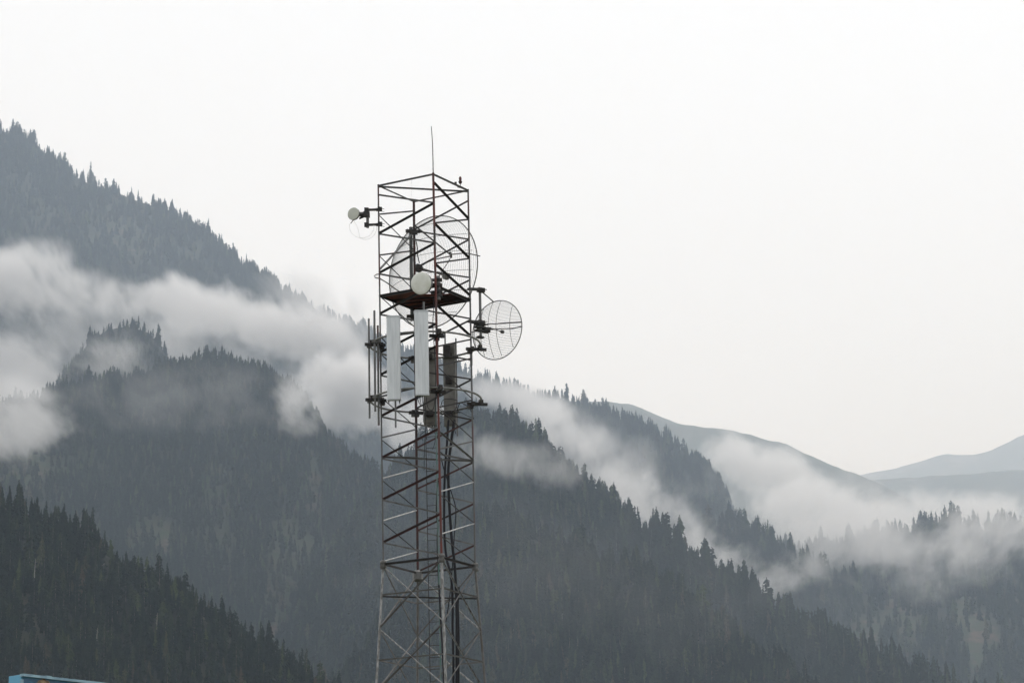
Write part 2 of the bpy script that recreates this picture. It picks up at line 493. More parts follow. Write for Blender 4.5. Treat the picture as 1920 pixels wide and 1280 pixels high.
m.tube([at(772, 523, 60.05), at(735, 517, 59.6), at(718, 513.5, 59.3), at(707, 514, 59.1), at(702.5, 517, 58.95), at(704, 520, 58.8), at(714, 522.5, 58.8), at(725, 529, 59.1), at(745, 543.5, 59.7), at(757, 550, 60.0)], .014, 6)
m.build('side_stay', M_GREYST, gd)
fc = C1 + a1 * .42
MB().tube([V1, fc], .02, 6).lathe(fc, a1, [(0, .04), (.02, .09), (.12, .09), (.14, .05)], 14).build('feed', M_GREYST, gd)
m = MB().tube([at(781, 452, 60.0), at(783, 462, 60.0), at(784, 480, 60.0), at(787, 493, 60.1)], .012, 6)
m.tube([blob + Vector((0, 0, -.08)), at(842, 490, 60.1), at(833, 503, 60.05), at(825, 516, 60), at(819, 524, 59.9)], .010, 6)
m.build('feeder_cable', M_BLACK, gd)

# smaller wire dish on an outrigger pole at the right
C2 = at(933, 618.5, 60.05)
g2 = empty('grid_dish', leg('R', 17.2), 'smaller round wire grid dish beside the right leg of the tower', 'dish antenna')
pt2, x2, z2, a2, d2 = grid_dish(g2, C2, (.57, .82, .0), .70, .50, False, 38, .0036, (-.86, -.5, -.12, .2, .66), .006, .0115, M_RIM)
q0, q1 = at(900.5, 541, 59.6), at(900.5, 633, 59.6)
q1.x, q1.y = q0.x, q0.y
MB().tube([q1, q0], .032, 10).build('mounting_pipe', M_GREYST, g2)
for v in (541.5, 602.5):
    m = MB()
    e0 = at(879 if v < 560 else 882, v, 59.32); e1 = at(904, v + 1, 59.6)
    m.box((e0 + e1) / 2, (e1 - e0) / 2, Vector((-.03, .03, 0)), (0, 0, .028))
    m.box(e1 + Vector((-.02, -.02, -.02)), (.07, .05, 0), (-.03, .04, 0), (0, 0, .05))
    m.tube([e0 + Vector((-.1, .05, 0)), e1 + Vector((.12, -.05, -.02))], .01, 5)
    m.build('clamp', M_DARK, g2)
m = MB()
c = at(901, 615, 59.6)
for dz in (.09, .02, -.06):
    m.box(c + Vector((0, 0, dz)), (.10, .07, 0), (-.04, .05, 0), (0, 0, .022))
    m.tube([c + Vector((-.14, -.09, dz)), c + Vector((.18, .1, dz + .01))], .011, 5)
m.box(at(901, 632, 59.6), (.06, .05, 0), (-.04, .05, 0), (0, 0, .018))
m.build('clamp', M_DARK, g2)
V2 = C2 - a2 * d2
m = MB().tube([c, V2 - a2 * .02], .022, 8)
m.box((c * .45 + V2 * .55) + Vector((0, 0, -.06)), (.06, .04, 0), (-.04, .06, 0), (0, 0, .05))
m.build('boom', M_DARK, g2)
xr = x2 if x2.x > 0 else -x2
m = MB()
m.tube([at(884, 605, 59.4), c + Vector((0, -.03, .075)), C2 + xr * .69 + z2 * .075], .0125, 6)
m.tube([at(884, 623, 59.4), c + Vector((0, -.03, -.055)), at(940, 616, 59.7), at(962, 615.5, 59.62), C2 + xr * .695 - z2 * .03], .0125, 6)
m.tube([q0 + Vector((.02, 0, -.05)), at(925.5, 565, 59.97)], .014, 6)
m.build('side_stay', M_DARK, g2)
fp = at(942, 621.5, 60.3)
MB().tube([V2, fp], .012, 6).lathe(fp - a2 * .02, a2, [(0, .03), (.01, .045), (.06, .045), (.07, .02)], 14).build('feed', M_GREYST, g2)


def drum(root, C, aim, Rr, depth, face, body):
    a = Vector(aim).normalized()
    MB().lathe(C, a, [(-.012, Rr * .985), (-.004, Rr), (.006, Rr * .96), (.012, Rr * .7), (.016, Rr * .3)], 40).build('radome', face, root)
    MB().lathe(C - a * .012, -a, [(0, Rr * .99), (depth * .35, Rr * .96), (depth * .6, Rr * .72), (depth * .85, Rr * .42), (depth, Rr * .34)], 32).build('shell', body, root)
    return a


# small drum dish at the left
pp = at(690, 409, 58.8)
dd = empty('drum_dish', pp, 'small cream drum dish on a bracket pole beside the left tower leg', 'dish antenna')
Cd = at(663, 400.5, 58.62)
a = drum(dd, Cd, (-.42, -.9, -.02), .148, .14, M_CREAM, M_GALVDK)
MB().tube([pp + Vector((0, 0, .225)), pp - Vector((0, 0, .23))], .034, 10).build('bracket_pole', M_GREYST, dd)
for v in (393.5, 421.5):
    m = MB()
    e0 = at(688, v, 58.8); e1 = leg('L', e0.z)
    m.box((e0 + e1) / 2 + Vector((.03, 0, 0)), (e1 - e0) / 2 * 1.2, (-.0, .025, 0), (0, 0, .024))
    m.box(e0, (.05, .01, 0), (0, .05, 0), (0, 0, .045))
    m.box(e1 + Vector((.03, 0, .015)), (.05, .02, 0), (0, .04, 0), (0, 0, .04))
    for s in (-.035, .03): m.tube([e1 + Vector((-.06, 0, s)), e1 + Vector((.13, .06, s))], .006, 5)
    m.build('arm', M_DARK, dd)
m = MB().tube([Cd - a * .1, pp + Vector((0, 0, .09))], .045, 10)
m.box(pp + Vector((-.02, 0, .09)), (.07, .02, 0), (-.0, .06, 0), (0, 0, .06)).box(pp + Vector((-.13, .02, .11)), (.06, .0, 0), (0, .05, 0), (0, 0, .035)).box(pp + Vector((-.14, .0, .02)), (.05, 0, .02), (0, .03, 0), (0, 0, .018))
m.tube([Cd - a * .06 + Vector((-.02, 0, -.13)), Cd - a * .06 + Vector((-.09, 0, -.22))], .010, 6)
m.build('pivot', M_DARK, dd)
m = MB()
s0 = Cd + Vector((-.09, .06, -.22))
def arc(u0, v0, ru, rv, a0, a1_, Y, n=16): return [at(u0 + ru * math.cos(R(a0 + (a1_ - a0) * i / n)), v0 + rv * math.sin(R(a0 + (a1_ - a0) * i / n)), Y) for i in range(n + 1)]
m.tube([s0] + arc(679, 425, 23, 21, 188, -10, 58.75), .004, 5).tube(arc(686, 426, 21, 23, 100, -5, 58.8), .004, 5).tube([at(664, 413, 58.7), at(670, 424, 58.7), at(674, 437, 58.7), at(676, 446, 58.75), at(683, 449, 58.8)], .004, 5)
solo(m, 'dish_cable', M_WHITEC, s0, 'thin pale cable looping below the small left drum dish', 'cable')

# medium drum dish in front of the near leg
q = at(823, 538, 58.15)
dm = empty('drum_dish', q, 'white drum dish in front of the near tower leg above the white panels', 'dish antenna')
Cm = at(790, 531, 57.78)
a = drum(dm, Cm, (-.40, -.90, -.16), .252, .26, M_CREAMW, M_GALVDK)
MB().tube([q + Vector((0, 0, .26)), q - Vector((0, 0, .30))], .042, 10).build('bracket_pole', M_GREYST, dm)
m = MB().tube([Cm - a * .2, q + Vector((0, 0, .03))], .055, 10)
for dz in (.17, .05, -.1, -.2): m.box(q + Vector((.01, 0, dz)), (.075, .02, 0), (0, .06, 0), (0, 0, .03))
for dz in (.16, -.12): m.box(q + Vector((-.07, -.03, dz)), (.1, -.02, 0), (0, .04, 0), (0, 0, .028))
m.build('pivot', M_DARK, dm)
m = MB()
m.tube([Cm - a * .2 + Vector((.05, 0, -.12)), at(806, 546, 58), at(812, 552, 58), at(818, 548, 58.1)], .012, 6).tube([at(803, 541, 58), at(810, 549, 58), at(816, 553, 58.1), at(822, 560, 58.15)], .01, 6)
m.build('feeder_cable', M_BLACK, dm)

# ring mounts with clamps and poles
def ringz(z0, lab):
    Rg = 1.25
    c = Vector((TX - .02, TY, z0))
    root = empty('mounting_ring', c, lab, 'antenna mount')
    P = [c + Vector((Rg * math.cos(2 * math.pi * k / 72), Rg * math.sin(2 * math.pi * k / 72), 0)) for k in range(73)]
    MB().tube(P, .024, 8, caps=False).build('ring_tube', M_TUBE, root)
    for k in 'NRFL':
        m = MB()
        p = leg(k, z0 - .045)
        d = (p - Vector((TX, TY, p.z))).normalized()
        t = Vector((-d.y, d.x, 0))
        m.box(p + d * .12, d * .24, t * .03, (0, 0, .032))
        m.box(p + Vector((0, 0, -.01)), d * .035, t * .17, (0, 0, .035))
        m.box(p + d * .21 + Vector((0, 0, .04)), d * .045, t * .05, (0, 0, .06))
        m.box(p - d * .03 + Vector((0, 0, -.07)), d * .05, t * .06, (0, 0, .04))
        m.build('clamp', M_DARK, root)
    return root


ring_up = ringz(16.60, 'upper round tube ring clamped round the tower behind the antenna panels')
ring_lo = ringz(15.31, 'lower round tube ring clamped round the tower below the antenna panels')


def pole(u0, v0, u1, v1, Y, r, lab, mt=M_GREYST):
    p, q = at(u0, v0, Y), at(u1, v1, Y)
    q.x = p.x * .5 + q.x * .5; p.x = q.x
    o = MB().tube([q, p], r, 10)
    for z in (16.6, 15.31):
        if q.z < z < p.z: o.box(Vector((p.x, Y, z - .02)), (.05, 0, 0), (0, .05, 0), (0, 0, .035))
    return solo(o, 'mounting_pole', mt, q, lab, 'pole')


pole(693, 597, 693, 784, 58.95, .022, 'leftmost bare steel pole clamped to the rings and longest at its foot')
pole(703.5, 582, 703.5, 771, 58.52, .025, 'bare steel pole reaching highest beside the left tower leg')
pole(709, 610, 711, 797, 58.55, .024, 'short bare pole touching the left tower leg', M_LEGGREY)


def panel(name, u, v0, v1, Y, w, d, facing, front, back, lab, grp, tails):
    """long slim antenna panel; facing is the outward horizontal direction"""
    p, q = at(u, v0, Y), at(u, v1, Y)
    x0 = (p.x + q.x) / 2
    f = Vector(facing).normalized(); t = Vector((-f.y, f.x, 0))
    c = Vector((x0, Y, q.z))
    H = p.z - q.z
    root = empty(name, c, lab, 'panel antenna', grp)
    bm = MB()
    # rounded cover profile with shallow flutes
    prof = [(-w, -d * .35), (-w, d * .25), (-w * .9, d * .45), (-w * .42, d * .56), (-w * .36, d * .50), (0, d * .52), (w * .36, d * .50), (w * .42, d * .56), (w * .9, d * .45), (w, d * .25), (w, -d * .35)]
    poly = [c + t * a_ + f * b_ for a_, b_ in prof]
    bm.prism(poly, (0, 0, H - .05))
    bm.build('cover', front, root)
    cap = MB().prism([c + Vector((0, 0, H - .05)) + (t * a_ + f * b_) * 1.02 for a_, b_ in prof], (0, 0, .05))
    cap.prism([c + Vector((0, 0, -.03)) + (t * a_ + f * b_) * 1.01 for a_, b_ in prof], (0, 0, .03))
    cap.build('end_cap', M_CAP if front is M_PANEL else front, root)
    MB().box(c + Vector((0, 0, H / 2)) - f * (d * .42), t * (w * .93), f * (d * .07), (0, 0, H / 2 - .02)).build('back_plate', back, root)
    for s in (.12, .86):
        br = MB()
        br.box(c + Vector((0, 0, H * s)) - f * (d * .9), t * (w * .5), f * (d * .42), (0, 0, .05))
        br.box(c + Vector((0, 0, H * s)) - f * (d * 1.35), t * .075, f * .03, (0, 0, .06))
        br.build('bracket', M_DARK, root)
    cb = MB()
    for dx, pts in tails:
        s = c + t * dx + Vector((0, 0, -.02))
        cb.tube([s, s + Vector((0, 0, -.05))], .013, 6)
        cb.tube([s + Vector((0, 0, -.04))] + [s + Vector(k) for k in pts], .008, 5)
    if tails: cb.build('connector', M_BLACK, root)
    return root, c, H


rn = random.Random(3)
T1 = [(x, [(0, .02, -.08)]) for x in (-.12, .12)]
panel('panel_antenna', 739, 592.5, 748, 57.84, .152, .13, (-.02, -1, 0), M_PANEL, M_PANELBK, 'white panel antenna at the left with a short tail pipe below it', 'white panel antennas', T1)
T2 = [(-.11, [(.0, .02, -.06), (.03, .04, -.14), (.08, .05, -.24)]), (-.05, [(0, .02, -.08), (.02, .04, -.2)]), (.0, [(.0, .0, -.06), (.015, .03, -.3)])]
panel('panel_antenna', 791.5, 582, 739.5, 57.66, .155, .13, (.06, -1, 0), M_PANEL, M_PANELBK, 'taller white panel antenna directly under the white drum dish', 'white panel antennas', T2)
T3 = [(x, [(x * .2, .0, -.1), (x * -.5 + dx, .0, -.22), (dx, .02, -.34)]) for x, dx in ((-.1, .02), (-.04, .06), (.04, -.05), (.1, -.09))]
panel('panel_antenna', 807, 651, 795, 60.42, .150, .13, (.08, 1, 0), M_PANELBK, M_PANELBK, 'dull brown back of a panel antenna half hidden behind the near leg', 'brown panel antennas', T3)
T4 = [(-.09, [(-.0, .0, -.1), (.03, .0, -.2)]), (.09, [(0, .0, -.12), (-.02, .0, -.25)])]
panel('panel_antenna', 844.5, 645, 796, 60.33, .145, .13, (.3, 1, 0), M_PANELBK, M_PANELBK, 'dull brown back of a panel antenna right of the near leg', 'brown panel antennas', T4)
pole(742.5, 748, 742.5, 801, 57.98, .02, 'short tail pipe hanging below the left white panel antenna')
pole(795.5, 566, 795.5, 584, 57.9, .024, 'grey pipe stub rising above the taller white panel antenna')
pole(852, 634, 862, 817, 60.15, .018, 'thin bare pole behind the right leg side of the brown panel')
pole(834.5, 622, 836, 650, 60.2, .018, 'short pipe end rising above the half hidden brown panel')
# boxes and clutter on the panel backs
for u, v, w_, h_ in ((839, 655, .075, .09), (842, 712, .075, .08)):
    c = at(u, v, 60.2)
    solo(MB().box(c, (w_, 0, 0), (0, .05, 0), (0, 0, h_)).box(c + Vector((.03, -.06, 0)), (.03, 0, 0), (0, .02, 0), (0, 0, .03)), 'junction_box', M_DARK, c,
         'small dark box on the %s of the right brown panel' % ('top' if v < 700 else 'middle'), 'junction box')
# loose jumper cables
def cable(pts, r, lab, mt=M_BLACK, name='feeder_cable'):
    P = [at(*p) for p in pts]
    # smooth through the points
    Q = []
    for i in range(len(P) - 1):
        p0, p1, p2, p3 = P[max(i - 1, 0)], P[i], P[i + 1], P[min(i + 2, len(P) - 1)]
        for k in range(5):
            t = k / 5
            Q.append(.5 * ((2 * p1) + (p2 - p0) * t + (2 * p0 - 5 * p1 + 4 * p2 - p3) * t * t + (3 * p1 - p0 - 3 * p2 + p3) * t ** 3))
    Q.append(P[-1])
    return solo(MB().tube(Q, r, 7), name, mt, P[-1], lab, 'cable')


cable([(842, 788, 60.1), (841, 800, 60), (839, 830, 59.9), (836.5, 860, 59.8), (834.5, 900, 59.7), (833.5, 960, 59.6), (834.5, 1010, 59.5), (838, 1045, 59.4), (843, 1065, 59.3), (847.5, 1090, 59.2), (849.5, 1130, 59.2), (849.5, 1180, 59.1), (851, 1240, 59), (851, 1300, 59), (851, 1600, 58.9)], .028, 'black feeder cable leaving the left bottom of the right brown panel')
cable([(852.5, 788, 60.1), (850, 805, 60), (846, 835, 59.9), (842, 870, 59.8), (841.5, 900, 59.7), (843.5, 950, 59.6), (847, 1000, 59.5), (850, 1030, 59.4), (852.5, 1050, 59.4), (855, 1085, 59.3), (857, 1130, 59.2), (857.5, 1200, 59.1), (857, 1300, 59), (857, 1600, 58.9)], .033, 'black feeder cable running straight down from the right bottom of the right brown panel')
cable([(828, 858, 59.6), (832, 875, 59.6), (840, 900, 59.6), (848, 925, 59.6), (854, 945, 59.6), (855.5, 965, 59.6), (853, 1000, 59.5), (851, 1030, 59.5), (849, 1060, 59.4), (846, 1100, 59.3), (841, 1140, 59.3), (837, 1165, 59.2)], .012, 'thin black cable bowing out to the right of the near leg')
cable([(822, 900, 58.7), (820, 930, 58.7), (819.5, 960, 58.7), (822, 985, 58.7), (821, 1010, 58.7), (822, 1050, 58.7), (824, 1100, 58.6), (827, 1160, 58.5), (831, 1230, 58.4), (833, 1300, 58.3), (834, 1600, 57.9)], .020, 'black cable running down beside the green ladder rail')
cable([(861, 1100, 59.3), (859.5, 1130, 59.25), (861, 1180, 59.2), (860.5, 1240, 59.1), (861, 1300, 59), (861, 1600, 58.9)], .022, 'rightmost black cable of the bundle at the foot of the picture')
for i, (pts, lb) in enumerate((
    ([(832, 762, 60.2), (828, 756, 60.1), (834, 748, 60.1), (848, 748, 60), (858, 750, 60)], 'wavy jumper cable across the middle of the right brown panel'),
    ([(858, 770, 60), (862, 757, 60), (868, 756, 59.9), (878, 762, 59.7), (884, 770, 59.5), (889, 785, 59.4)], 'black jumper cable arching over to the right tower leg'),
    ([(857, 772, 60), (866, 773, 59.9), (875, 778, 59.7), (887, 783, 59.5)], 'jumper cable stretched level to the right tower leg'),
    ([(830, 755, 60.2), (826, 762, 60.1), (833, 770, 60.1), (845, 774, 60), (856, 764, 60), (858, 752, 60)], 'jumper cable loop hanging below the right brown panel middle'),
    ([(800, 742, 60.2), (802, 760, 60.1), (808, 769, 60.1), (814, 764, 60.1), (816, 748, 60.1)], 'jumper cable loop across the foot of the half hidden panel'),
    ([(796, 742, 58), (794.5, 765, 58.5), (795, 790, 59), (799, 800, 59.4), (797, 830, 59.4), (796, 880, 59.4)], 'slack thin cable hanging left of the half hidden panel'),
    ([(828, 790, 60.1), (823, 800, 60), (818, 815, 59.8), (816, 830, 59.7), (812, 842, 59.6)], 'short cable tail hanging below the half hidden panel'),
    ([(813, 560, 58.3), (814, 580, 58.2), (812.5, 600, 58.2), (813, 625, 58.2), (815, 650, 58.3), (818, 700, 58.4), (818, 760, 58.5), (819, 800, 58.6)], 'knotted cable hanging along the near leg below the platform'))):
    cable(pts, .007 if i not in (1, 7) else .010, lb)
cable([(772, 332, 60), (773, 350, 60), (771, 378, 60)], .003, 'hair thin wire hanging inside the top of the tower', M_WHITEC)
# ------------------------------------------------------------------ signboard at the lower left
sc_ = at(40.5, 1263.5, 22.0)
dirF = Vector((math.sin(R(38.5)), math.cos(R(38.5)), 0))          # front runs away to the right
dirS = Vector((-math.cos(R(38.5)), math.sin(R(38.5)), 0))         # side runs away to the left
SH, SLEN, SDEP = 1.3, 3.2, .155
sg = empty('signboard', Vector((sc_.x, sc_.y, 0)), 'blue box signboard with a dark blue poster face at the bottom left', 'sign')
top = Vector((sc_.x, sc_.y, sc_.z))
ctr = top + dirF * (SLEN / 2) + dirS * (SDEP / 2) + Vector((0, 0, -SH / 2))
MB().box(ctr, dirF * (SLEN / 2), dirS * (SDEP / 2), (0, 0, SH / 2)).build('box_body', M_BLUE, sg, .004)
fo = -dirS * .006
b0 = top + dirF * .012 + fo + Vector((0, 0, -.026))
poster = MB().prism([b0, b0 + dirF * (SLEN - .03), b0 + dirF * (SLEN - .03) + Vector((0, 0, -SH + .06)), b0 + Vector((0, 0, -SH + .06))], -dirS * .003).build('poster', M_NAVY, sg)
tr = MB()
tr.box(top + dirF * (SLEN / 2) - dirS * .012 + Vector((0, 0, -.006)), dirF * (SLEN / 2 + .006), dirS * .022, (0, 0, .011))
tr.box(top + dirF * .27 - dirS * .016 + Vector((0, 0, -.004)), dirF * .03, dirS * .022, (0, 0, .013))
tr.box(top + dirF * .004 - dirS * .006 + Vector((0, 0, -SH / 2 - .02)), dirF * .008, dirS * .012, (0, 0, SH / 2 - .02))
tr.build('edge_trim', M_TRIM, sg)
# printed motif on the poster: a tan cluster of rounded lobes
c = b0 + dirF * .225 + Vector((0, 0, -.052)) - dirS * .0045
m = MB()
for i, (dx, dz, r) in enumerate(((-.075, -.012, .030), (-.04, .014, .031), (-.002, .026, .032), (.036, .016, .031), (.068, -.012, .028), (0, -.09, .1))):
    m.prism([c + dirF * (dx + r * math.cos(t)) + Vector((0, 0, dz + r * 1.15 * math.sin(t))) - dirS * (.001 * i) for t in [2 * math.pi * k / 20 for k in range(20)]], -dirS * .0015)
m.build('printed_motif', M_TAN, poster)
m = MB()
for k in range(3):
    p = b0 + dirF * (.07 + k * .05) + Vector((0, 0, -.02 - .02 * k)) - dirS * .0042
    m.prism([p, p + dirF * .16 + Vector((0, 0, -.05)), p + dirF * .16 + Vector((0, 0, -.056)), p + Vector((0, 0, -.008))], -dirS * .001)
m.build('printed_stripe', mat('poster_light_blue', (.03, .16, .27), (.02, .12, .22), 6, .4), poster)
for t in (.35, 2.75):
    p = top + dirF * t + dirS * SDEP * .5
    MB().tube([Vector((p.x, p.y, -.2)), Vector((p.x, p.y, p.z - SH + .02))], .05, 12).build('post', M_GREYST, sg)

# ------------------------------------------------------------------ terrain
def noisy(x, y, z, f, o=4):
    return noise.fractal(Vector((x * f, y * f, z * f)), 1.0, 2.0, o)


def mat_ground(name, grass, rock, soil, f, floor=None):
    m = bpy.data.materials.new(name); m.use_nodes = True
    nt = m.node_tree; b = nt.nodes['Principled BSDF']; b.inputs['Roughness'].default_value = .95
    tc = nt.nodes.new('ShaderNodeTexCoord')
    n1 = nt.nodes.new('ShaderNodeTexNoise'); n1.inputs['Scale'].default_value = f; n1.inputs['Detail'].default_value = 8; n1.inputs['Roughness'].default_value = .65
    n2 = nt.nodes.new('ShaderNodeTexNoise'); n2.inputs['Scale'].default_value = f * 3.1; n2.inputs['Detail'].default_value = 8
    r1 = nt.nodes.new('ShaderNodeMapRange'); r1.inputs[1].default_value = .56; r1.inputs[2].default_value = .66
    r2 = nt.nodes.new('ShaderNodeMapRange'); r2.inputs[1].default_value = .4; r2.inputs[2].default_value = .65
    m1 = nt.nodes.new('ShaderNodeMix'); m1.data_type = 'RGBA'; m1.inputs[6].default_value = (*grass, 1); m1.inputs[7].default_value = (*soil, 1)
    m2 = nt.nodes.new('ShaderNodeMix'); m2.data_type = 'RGBA'; m2.inputs[7].default_value = (*rock, 1)
    L = nt.links.new
    L(tc.outputs['Object'], n1.inputs['Vector']); L(tc.outputs['Object'], n2.inputs['Vector'])
    L(n2.outputs[0], r2.inputs[0]); L(r2.outputs[0], m1.inputs[0]); L(n1.outputs[0], r1.inputs[0]); L(r1.outputs[0], m2.inputs[0])
    L(m1.outputs[2], m2.inputs[6])
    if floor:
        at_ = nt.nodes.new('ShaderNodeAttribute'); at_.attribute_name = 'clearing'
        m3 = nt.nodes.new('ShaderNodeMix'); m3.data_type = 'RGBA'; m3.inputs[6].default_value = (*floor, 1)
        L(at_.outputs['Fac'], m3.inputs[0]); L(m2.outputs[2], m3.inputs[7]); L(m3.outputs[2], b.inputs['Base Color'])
    else:
        L(m2.outputs[2], b.inputs['Base Color'])
    return m


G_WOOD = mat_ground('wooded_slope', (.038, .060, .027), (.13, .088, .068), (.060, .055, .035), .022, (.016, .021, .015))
G_GRASS = mat_ground('alpine_grass', (.070, .080, .055), (.15, .14, .12), (.095, .09, .065), .006)
G_FAR = mat_ground('bare_mountain', (.10, .11, .09), (.19, .18, .17), (.12, .12, .10), .0022)

# clearings (where the slope shows): direction u, v with radii
CLEAR = dict(dome=[(30, 850, 80, 75, .95), (150, 860, 40, 50, .6), (285, 1005, 45, 38, .9), (300, 880, 40, 25, .4), (405, 905, 38, 40, .75), (415, 1010, 55, 70, .45), (545, 1040, 45, 75, .8), (515, 1135, 32, 65, .8), (590, 910, 18, 70, .7), (270, 800, 60, 18, .4), (110, 910, 40, 40, .5)],
             near=[(40, 1190, 45, 55, .55), (125, 990, 12, 14, .8), (400, 1150, 22, 18, .9), (555, 1255, 28, 22, .9), (300, 1090, 22, 22, .6), (60, 1130, 25, 25, .5)],
             tail=[(1630, 1190, 45, 40, 1), (1690, 1180, 50, 60, .95), (1810, 1120, 26, 90, .85), (1840, 1210, 35, 75, .9), (1900, 1110, 28, 60, .7), (1540, 1095, 40, 25, .6), (1670, 1130, 50, 25, .6)],
             main=[(100, 390, 130, 50, .35), (260, 400, 120, 40, .35), (240, 455, 90, 40, .6), (20, 290, 120, 50, .3), (330, 465, 60, 30, .4), (1210, 870, 30, 40, .6), (310, 393, 45, 8, .8), (20, 248, 30, 8, .8), (240, 375, 40, 8, .6)],
             right=[(1800, 1040, 60, 30, .6)], fore=[(1210, 1180, 25, 25, .4)], spur=[], knoll=[])


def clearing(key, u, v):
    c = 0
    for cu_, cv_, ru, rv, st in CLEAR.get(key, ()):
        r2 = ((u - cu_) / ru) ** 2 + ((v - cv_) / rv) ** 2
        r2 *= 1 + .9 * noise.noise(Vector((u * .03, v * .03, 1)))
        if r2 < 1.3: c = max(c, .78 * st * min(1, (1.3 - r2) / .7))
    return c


HILLS = {}
BV = []


def interp(L, u):
    if u <= L[0][0]:
        a, b = L[0], L[1]
    elif u >= L[-1][0]:
        a, b = L[-2], L[-1]
    else:
        for a, b in zip(L, L[1:]):
            if a[0] <= u <= b[0]: break
    t = (u - a[0]) / (b[0] - a[0])
    return [p + (q - p) * t for p, q in zip(a, b)]


def hill(key, crest, slope, back, gully, seed, material, step=8, rows=56, rough=.5, foot=None):
    """a mountain spur: crest line (u, v, distance) falling to the valley in front and to the rear"""
    U = np.arange(crest[0][0], crest[-1][0] + .1, step)
    vs, fs = [], []
    nb = 12
    for u in U:
        _, v, D = interp(crest, u)
        v += rough * 2.2 * noise.fractal(Vector((u * .02, seed, 0)), 1, 2, 4) * 2
        C = at(u, v, D)
        run = (C.z + 60) / math.tan(R(slope)) if foot is None else foot
        for j in range(-nb, rows + 1):
            if j >= 0:
                t = run * (j / rows) ** 1.25
                g = noise.fractal(Vector((C.x / gully[1], t / gully[1] * .45, seed)), .9, 2.1, 5)
                g2 = 1 - abs(noise.noise(Vector((C.x / gully[1] * .8 + t / gully[1] * .25, seed * 3.1, t / gully[1] * .12)))) * 2
                ramp = min(1, t / (gully[1] * .5))
                y = C.y - t
                z = C.z - t * math.tan(R(slope)) + gully[0] * ramp * (g * .8 + (g2 - .4) * .7)
                x = C.x * (y / C.y) ** .15
            else:
                t = -j / nb * (C.z + 60) / math.tan(R(back))
                y, x = C.y + t, C.x
                z = C.z - t * math.tan(R(back)) + gully[0] * .5 * min(1, t / gully[1]) * abs(noisy(x, y, seed, 1 / gully[1])) * -1
            vs.append((x, y, z))
    n = nb + rows + 1
    for i in range(len(U) - 1):
        for j in range(n - 1):
            a = i * n + j
            fs.append((a, a + 1, a + n + 1, a + n))
    me = bpy.data.meshes.new('hill')
    me.from_pydata(vs, [], fs)
    me.polygons.foreach_set('use_smooth', [True] * len(fs))
    me.materials.append(material)
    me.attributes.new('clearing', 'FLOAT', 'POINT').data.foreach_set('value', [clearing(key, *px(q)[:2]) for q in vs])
    bm = bmesh.new(); bm.from_mesh(me); bmesh.ops.recalc_face_normals(bm, faces=bm.faces)
    if sum(f.normal.z for f in bm.faces) < 0: bmesh.ops.reverse_faces(bm, faces=bm.faces)
    bm.to_mesh(me); bm.free()
    o = bpy.data.objects.new('hill', me); COL.objects.link(o)
    o['kind'] = 'structure'
    HILLS[key] = (np.array(vs).reshape(len(U), n, 3), nb, rows)
    BV.append(BVHTree.FromPolygons([Vector(p) for p in vs], fs))
    return o


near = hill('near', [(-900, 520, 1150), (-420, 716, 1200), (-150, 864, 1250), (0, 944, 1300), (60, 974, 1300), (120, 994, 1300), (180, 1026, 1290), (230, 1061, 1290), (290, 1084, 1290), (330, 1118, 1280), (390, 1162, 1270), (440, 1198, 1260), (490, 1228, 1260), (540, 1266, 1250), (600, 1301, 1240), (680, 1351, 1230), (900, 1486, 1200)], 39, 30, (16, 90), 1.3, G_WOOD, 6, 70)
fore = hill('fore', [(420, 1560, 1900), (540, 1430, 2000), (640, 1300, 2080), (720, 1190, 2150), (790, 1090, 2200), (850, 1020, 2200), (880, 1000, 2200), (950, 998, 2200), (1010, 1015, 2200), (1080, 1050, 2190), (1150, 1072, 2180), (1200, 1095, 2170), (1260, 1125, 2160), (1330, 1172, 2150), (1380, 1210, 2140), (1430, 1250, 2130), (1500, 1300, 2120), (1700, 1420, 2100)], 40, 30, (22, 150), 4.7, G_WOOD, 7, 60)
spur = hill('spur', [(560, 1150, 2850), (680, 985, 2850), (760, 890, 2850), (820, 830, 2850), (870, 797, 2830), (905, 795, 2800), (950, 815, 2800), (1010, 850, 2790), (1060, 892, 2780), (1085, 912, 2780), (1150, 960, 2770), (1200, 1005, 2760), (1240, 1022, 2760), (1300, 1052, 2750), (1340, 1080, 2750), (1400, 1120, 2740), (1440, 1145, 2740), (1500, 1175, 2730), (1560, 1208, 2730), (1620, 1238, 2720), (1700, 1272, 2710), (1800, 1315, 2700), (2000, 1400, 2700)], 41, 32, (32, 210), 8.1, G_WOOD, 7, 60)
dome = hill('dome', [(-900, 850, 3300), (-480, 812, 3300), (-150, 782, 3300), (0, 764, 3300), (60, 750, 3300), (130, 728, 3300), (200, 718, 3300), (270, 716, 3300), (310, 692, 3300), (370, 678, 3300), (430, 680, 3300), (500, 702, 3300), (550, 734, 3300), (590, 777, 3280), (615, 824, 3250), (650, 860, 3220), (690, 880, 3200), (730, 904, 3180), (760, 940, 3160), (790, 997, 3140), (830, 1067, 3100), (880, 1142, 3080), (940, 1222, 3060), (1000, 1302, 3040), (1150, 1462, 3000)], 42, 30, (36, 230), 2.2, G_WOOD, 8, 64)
knoll = hill('knoll', [(-100, 900, 4100), (80, 760, 4050), (140, 680, 4000), (170, 640, 4000), (200, 620, 4000), (240, 612, 4000), (280, 624, 4000), (305, 655, 4000), (330, 700, 4000), (400, 800, 4000), (600, 1000, 4000)], 44, 32, (30, 240), 5.5, G_WOOD, 8, 40)
